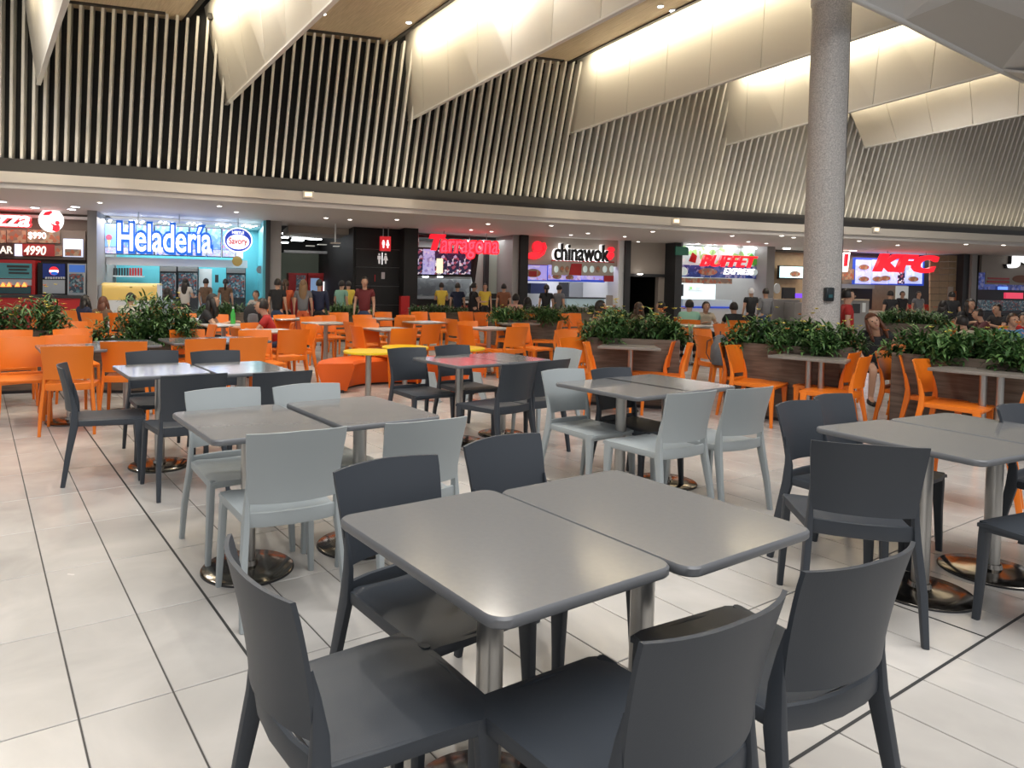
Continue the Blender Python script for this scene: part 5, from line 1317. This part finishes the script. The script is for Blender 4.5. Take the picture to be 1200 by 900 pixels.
    # hair
    def cap(nm, long_, tail=False, thick=.012):
        hv = []; n, kk = 18, 12; keep = []
        for j in range(kk+1):
            a = pi*j/kk
            for i in range(n):
                b = 2*pi*i/n; x, y, z = sin(a)*cos(b)*(.082+thick), sin(a)*sin(b)*(.098+thick), cos(a)*(.122+thick)
                hv.append(tuple(hp(x, y-.010, z+.008))); keep.append(not ((y > .050 and z < .042) or z < (-.055 if not long_ else -.10)))
        m_ = MB(); fs = []
        for j in range(kk):
            for i in range(n):
                q = (j*n+i, (j+1)*n+i, (j+1)*n+(i+1) % n, j*n+(i+1) % n)
                if all(keep[k] for k in q): fs.append(q)
        m_.add(hv, fs, 0, True)
        if long_:
            m_.sweep([hp(0, -.05, .02), hp(0, -.085, -.10), hp(0, -.105, -.22), hp(0, -.11, -.34), hp(0, -.10, -.42)], [(.085, .055), (.10, .055), (.105, .05), (.09, .04), (.05, .025)], ref=tuple(fr_), n=12, pw=1)
            for s in (-1, 1): m_.sweep([hp(s*.07, .0, .05), hp(s*.085, .01, -.06), hp(s*.095, .015, -.18), hp(s*.09, .0, -.26)], [(.022, .04), (.026, .045), (.024, .04), (.014, .02)], ref=tuple(fr_), n=8, pw=1)
        if tail: m_.sweep([hp(0, -.09, .06), hp(0, -.14, .02), hp(0, -.145, -.12), hp(0, -.12, -.24)], [(.02, .02), (.03, .03), (.03, .028), (.012, .012)], ref=tuple(fr_), n=8, pw=1)
        P[nm] = m_.mesh(nm, [HAIRD])
    cap('hair_short', False, thick=.009); cap('hair_long', True, thick=.010); cap('hair_tail', False, True)
    PROTO[kind] = P
    return P
CLOTH = {}
def cloth(c, n=0.):
    k = tuple(round(v, 3) for v in c)
    if k not in CLOTH: CLOTH[k] = mat('cloth_%d' % len(CLOTH), c, .75, noise=n, nscale=12, bump=.15)
    return CLOTH[k]
def person(kind, loc, face, label, top, bottom, hair=HAIRD, hs='hair_short', scale=1., sleeve='shirt', legs='trousers', shoes=None, level=1):
    P = figure_proto(kind, level); e = tag(empty('person', (loc[0], loc[1], 0), rad(face)-pi/2), label, 'person'); e.scale = (scale,)*3
    def add(nm, key, mt, slot=0):
        o = put(nm, P[key], e)
        if mt is not None: o.material_slots[slot].link = 'OBJECT'; o.material_slots[slot].material = mt
        return o
    add('body', 'body', None); add('hair', hs, hair); add('shirt', sleeve, top); add(legs, legs, bottom); add('shoes', 'shoes', shoes or M_black)
    return e
SEATED = []
def pp(kind, px, py, dep, face, label, top, bottom, **k):
    """figure whose head top is seen at px, py when standing at depth dep"""
    h = CAM_H+(hz(px)-py)/825*dep; base = 1.675 if kind.startswith('stand') else 1.245
    sc = max(.88, min(1.16, h/base)); p = Vector(((px-PX)/FPX*dep, dep))
    if kind.startswith('sit'): SEATED.append((p.x, p.y, face, label))
    return person(kind, p, face, label, top, bottom, scale=sc, **k)
BK = cloth((.012, .012, .014)); JN = cloth((.03, .05, .11)); WHT = cloth((.5, .48, .45)); RED = cloth((.42, .02, .018)); DRED = cloth((.14, .015, .018)); GRY = cloth((.16, .16, .17)); MINT = cloth((.22, .42, .33)); YEL = cloth((.62, .45, .05)); NAV = cloth((.012, .018, .05)); BLU = cloth((.10, .26, .48)); PNK = cloth((.55, .30, .27)); BRN = cloth((.12, .07, .04), .5); MAR = cloth((.10, .025, .03)); CRM = cloth((.52, .45, .33), .35); ORG = cloth((.55, .10, .03)); PLAID = cloth((.50, .48, .40), .5)
pp('stand_reach', 217, 327, 19, 80, 'long haired woman in white blouse and black skirt at ice cream counter', WHT, BK, hs='hair_long')
pp('stand', 241, 327, 19.5, 75, 'man in patterned brown shirt at the ice cream counter', BRN, JN)
pp('stand', 264, 328, 20, 100, 'woman with ponytail in dark dress before the glass fridge', BRN, BK, hs='hair_tail')
pp('sit', 301, 341, 18, -100, 'child in pale top sitting by the turquoise wall', WHT, BK)
pp('sit', 193, 338, 16, 60, 'dark haired woman beside the yellow glass counter', cloth((.25, .3, .38)), JN, hs='hair_long')
pp('sit_lean', 236, 345, 11.3, 10, 'woman in black dress leaning on the white table left of centre', BK, BK, hs='hair_long')
pp('sit_lean', 320, 351, 10.6, 190, 'man in red shirt sitting at white table facing left', RED, JN)
pp('stand', 325, 327, 15.5, 80, 'person in black shirt standing at the grey post', BK, JN)
pp('stand', 334, 333, 15.8, 100, 'woman in orange red shirt and black trousers in the queue', ORG, BK, hair=HAIRB, hs='hair_tail')
pp('stand', 355, 331, 15.6, 95, 'fair haired woman in grey top and red skirt seen from behind', GRY, ORG, hair=HAIRL, hs='hair_long')
pp('stand', 374, 328, 15.8, 85, 'man in long dark clothes in the corridor queue', NAV, BK, sleeve='long_shirt')
pp('stand', 400, 333, 18, 60, 'person in mint green shirt in the corridor', MINT, JN)
pp('stand', 408, 330, 19, 120, 'person in yellow shirt by the drinks fridge', YEL, BK)
pp('stand', 427, 325, 15.0, -95, 'man in dark red shirt walking towards the viewer', DRED, JN)
pp('stand_reach', 517, 332, 21.5, 90, 'kitchen worker in yellow shirt seen from behind', YEL, BK)
pp('stand', 536, 333, 19.5, 90, 'broad man in navy shirt waiting at the counter', NAV, BK)
pp('stand_reach', 555, 332, 19.5, 20, 'woman in black reaching over the counter', BK, BK, hs='hair_tail')
pp('stand', 568, 334, 22.2, -90, 'worker in black and yellow vest behind the counter', YEL, BK)
pp('sit', 603, 345, 17, 60, 'person in pale pink shirt at left of noodle counter', PNK, JN)
pp('sit', 618, 349, 16, 80, 'person with dark hair in brown shirt before the noodle shop', BRN, BK, hs='hair_long')
pp('stand', 640, 342, 20, 85, 'person in black before noodle counter, left of two', BK, BK, hs='hair_tail')
pp('stand', 655, 341, 20, 40, 'person in black and grey before noodle counter, right of two', GRY, BK)
pp('stand', 590, 347, 20, 85, 'person in rust brown shirt below pale green glass', cloth((.2, .07, .03)), BK)
pp('sit', 699, 353, 12.2, 0, 'woman with curly dark hair in pink shirt sitting behind flowered planter', PNK, JN, hs='hair_long')
pp('sit', 745, 355, 14, 10, 'woman with long brown hair behind flowered planter', BRN, BK, hair=HAIRB, hs='hair_long')
pp('sit', 778, 354, 15, 150, 'person in dark red behind flowered planter, left of green shirt', MAR, BK)
pp('sit_lean', 808, 352, 14.4, 70, 'heavy man in green shirt seen from behind at table', MINT, BK)
pp('sit', 826, 354, 15.2, -90, 'person in patterned yellow top facing the viewer at table', CRM, BK)
pp('sit', 861, 355, 14.5, 80, 'person in black with orange chair before buffet counter', BK, BK)
pp('stand', 880, 340, 19, 90, 'customer with pale hair at the buffet counter', BK, BK, hair=cloth((.6, .6, .62)))
pp('stand', 897, 343, 18.5, 100, 'customer in grey jacket right at the buffet counter', GRY, JN, sleeve='long_shirt')
pp('stand', 993, 354, 10.7, -20, 'worker in bright red shirt bending beside the granite column', RED, BK)
pp('stand', 1043, 345, 20, 90, 'person in black top before the chicken counter', BK, JN)
pp('stand', 1057, 347, 24, -90, 'worker behind chicken counter, left of two', BK, BK)
pp('stand', 1076, 348, 24, -90, 'worker behind chicken counter, right of two', GRY, BK)
pp('sit', 1049, 362, 16.6, 80, 'person in teal shirt sitting low behind rear planter', cloth((.03, .16, .2)), BK)
pp('sit', 1104, 353, 17, 40, 'woman with long dark hair before the tan pier', BK, BK, hs='hair_long')
pp('stand', 1115, 352, 19, 80, 'person in black at the tan tiled pier', BK, BK)
pp('sit', 1134, 351, 15.5, -95, 'woman in black facing the viewer before grey post', BK, BK, hs='hair_long')
pp('sit_lean', 1140, 373, 10.6, 110, 'person in cream shirt partly hidden by right planter foliage', CRM, BK)
pp('sit_lean', 1158, 363, 14, 160, 'person in maroon jacket leaning at table near right edge', MAR, BK, sleeve='long_shirt')
pp('sit', 1172, 357, 15.5, 190, 'person in dark shirt with orange strap near right edge', BK, BK)
pp('sit', 1184, 368, 11.2, -95, 'woman in blue shirt facing the viewer at right edge', BLU, JN, sleeve='long_shirt', hair=HAIRB)
pp('sit', 1198, 368, 13, -110, 'person in red shirt cut by the right photo edge', RED, BK)
pp('sit_lean', 148, 344, 13.0, 88, 'man in pale checked shirt seen from behind left planter', PLAID, BK, )
pp('sit', 118, 350, 12.8, 80, 'person with reddish brown curly hair at left', BRN, BK, hair=HAIRR, hs='hair_long')
pp('sit', 96, 348, 13.6, 60, 'person with black hair in blue shirt left of curly hair', NAV, BK, hs='hair_long')
pp('sit', 56, 352, 14, 90, 'person in dark clothes behind far left planter', BK, BK)
gpos = at(1016, 476, 0); gx = Vector((5.80, 9.25))
person('sit_girl', gx, -104, 'girl with auburn hair in black dress leaning sideways between the planters', BK, BK, hair=HAIRR, hs='hair_long', scale=.94, legs='shorts', level=1)
chair('o', (gx.x-.0, gx.y+.02, 0), -104, 'orange chair on which the auburn haired girl sits', GP)

# every sitting figure has a chair; nudge far chairs along the line of sight where they would touch
def roots(cat): return [o for o in COL.objects if o.parent is None and o.get('category') == cat]
chs = roots('chair')
for x, y, f, lab in SEATED:
    near = [c for c in chs if (c.location-Vector((x, y, 0))).length < .45 and c.get('group') != GD]
    for c in near[:1]: c.location = (x, y, 0); c.rotation_euler[2] = rad(f)-pi/2; c['seat_of'] = 1
    if not near:
        wd = lab.replace(' sitting', '').split(); wd = wd[:11]
        while wd[-1] in ('the', 'a', 'at', 'by', 'of', 'behind', 'before', 'and', 'in', 'left', 'with'): wd.pop()
        c = chair('o', (x, y), f, 'orange chair under the '+' '.join(wd), GO); c['seat_of'] = 1
chs = roots('chair'); pls = roots('planter'); tbs = [o for o in roots('table') if o.name.startswith('cafe')]; stand = [o for o in roots('person')]
def in_planter(o, pos, mg):
    q = pos-o.location; a = o.rotation_euler[2]; x = q.x*cos(a)+q.y*sin(a); y = -q.x*sin(a)+q.y*cos(a)
    L, D = PDIM[o.name]; return abs(x) < L/2+mg and abs(y) < D/2+mg
for it in range(14):
    for c in chs:
        if c.location.y < 5.2: continue
        p = Vector(c.location); d = Vector((p.x, p.y, 0)).normalized(); fixed = 'seat_of' in c
        for o in pls:
            if in_planter(o, p, .2) and not fixed:
                s_ = -1 if (c.get('group') == GP or p.y < o.location.y+.1) else 1
                p = p+d*.07*s_
        for o in chs:
            if o is c: continue
            v = p-o.location
            if v.length < .40 and not fixed: p = p+d*(.06 if (v.dot(d) > 0 or (v.dot(d) == 0 and c.name > o.name)) else -.06)
        for o in tbs:
            v = p-o.location
            if v.length < .36 and not fixed: p = p+d*(.06 if v.dot(d) > 0 else -.06)
        c.location = p
for c in chs:
    if 'seat_of' in c: del c['seat_of']

# ------------------------------------------------------------------ small things
def bottle(px, py, z, label):
    p = at(px, py, z); e = tag(empty('bottle', (p.x, p.y, z)), label, 'bottle')
    obj('body', MB().lathe([(.0, 0), (.036, 0), (.040, .02), (.037, .09), (.040, .15), (.016, .22), (.014, .245)], 16), mat('green_bottle', (.06, .45, .08), .2, emit=.0), e)
    obj('cap', MB().cyl((0, 0), .017, .245, .27, 12), M_shopwhite, e)
bottle(273, 379.5, .75, 'green soda bottle standing on white table left of centre')
def backpack(pos, rz, mt, mt2, label, s=1., name='backpack'):
    e = tag(empty(name, pos, rz), label, 'bag')
    mb = MB(); mb.lathe([(.02, 0), (.13, .01), (.165, .10), (.16, .24), (.12, .34), (.05, .38), (.005, .385)], 20)
    mb.v = [(x*s, y*s*.7, z*s) for x, y, z in mb.v]; obj('pouch', mb, mt, e)
    mb = MB(); mb.lathe([(.01, .02), (.09, .03), (.10, .12), (.08, .20), (.01, .22)], 16); mb.v = [(x*s, y*s*.55-.10*s, z*s) for x, y, z in mb.v]; obj('front_pocket', mb, mt2, e)
    for sx in (-1, 1):
        mb = MB(); mb.sweep([(sx*.06*s, .06*s, .35*s), (sx*.08*s, .15*s, .30*s), (sx*.09*s, .16*s, .15*s), (sx*.09*s, .10*s, .04*s)], [(.012, .005)], n=6); obj('strap', mb, mt2, e)
    mb = MB(); mb.sweep([(-.03*s, 0, .37*s), (0, 0, .42*s), (.03*s, 0, .37*s)], [(.008, .006)], n=6); obj('handle', mb, mt2, e)
p = at(294, 381, .75); backpack((p.x, p.y+.1, .75), .3, BK, GRY, 'black backpack lying on white table beside the man in red', .85)
p = at(845, 428, .45); backpack((p.x, p.y+.05, .445), 1.2, GRY, cloth((.03, .035, .045)), 'grey backpack sitting on an orange chair right of centre', 1.05)
p = at(87, 380, .52); p.z = .455; e = tag(empty('shopping_bag', (p.x, p.y, .455)), 'lime green shopping bag between the two left planters', 'bag')
mb = MB(); mb.add([(-.14, -.05, 0), (.14, -.05, 0), (.14, .05, 0), (-.14, .05, 0), (-.16, -.06, .28), (.15, -.05, .28), (.15, .05, .28), (-.16, .06, .28)], [(0, 1, 2, 3), (0, 4, 5, 1), (1, 5, 6, 2), (2, 6, 7, 3), (3, 7, 4, 0)]); obj('body', mb, mat('lime_plastic', (.35, .62, .02), .4), e)
for sy in (-1, 1): obj('handle', MB().sweep([(-.06, sy*.05, .27), (-.04, sy*.05, .36), (.04, sy*.05, .36), (.06, sy*.05, .27)], [(.006, .004)], n=6), mat('lime_plastic', (.35, .62, .02), .4), e)

for px, py, lab in ((502, 470, 'pale grey flared panel stand behind dark chair beside orange bench, left one'), (556, 470, 'pale grey flared panel stand behind dark chair beside orange bench, right one')):
    p = at(px, py, 0); e = tag(empty('bench_support', (p.x, p.y, 0), -.5), lab, 'stand')
    mb = MB(); mb.prism([(-.15, 0), (-.10, 0), (-.05, .12), (.05, .12), (.12, 0), (.17, 0), (.07, .36), (-.06, .36)], -.02, .02); obj('panel', mb, M_light, e)
    obj('foot_plate', MB().box(-.17, .17, -.05, .05, 0, .012), M_ss, e)
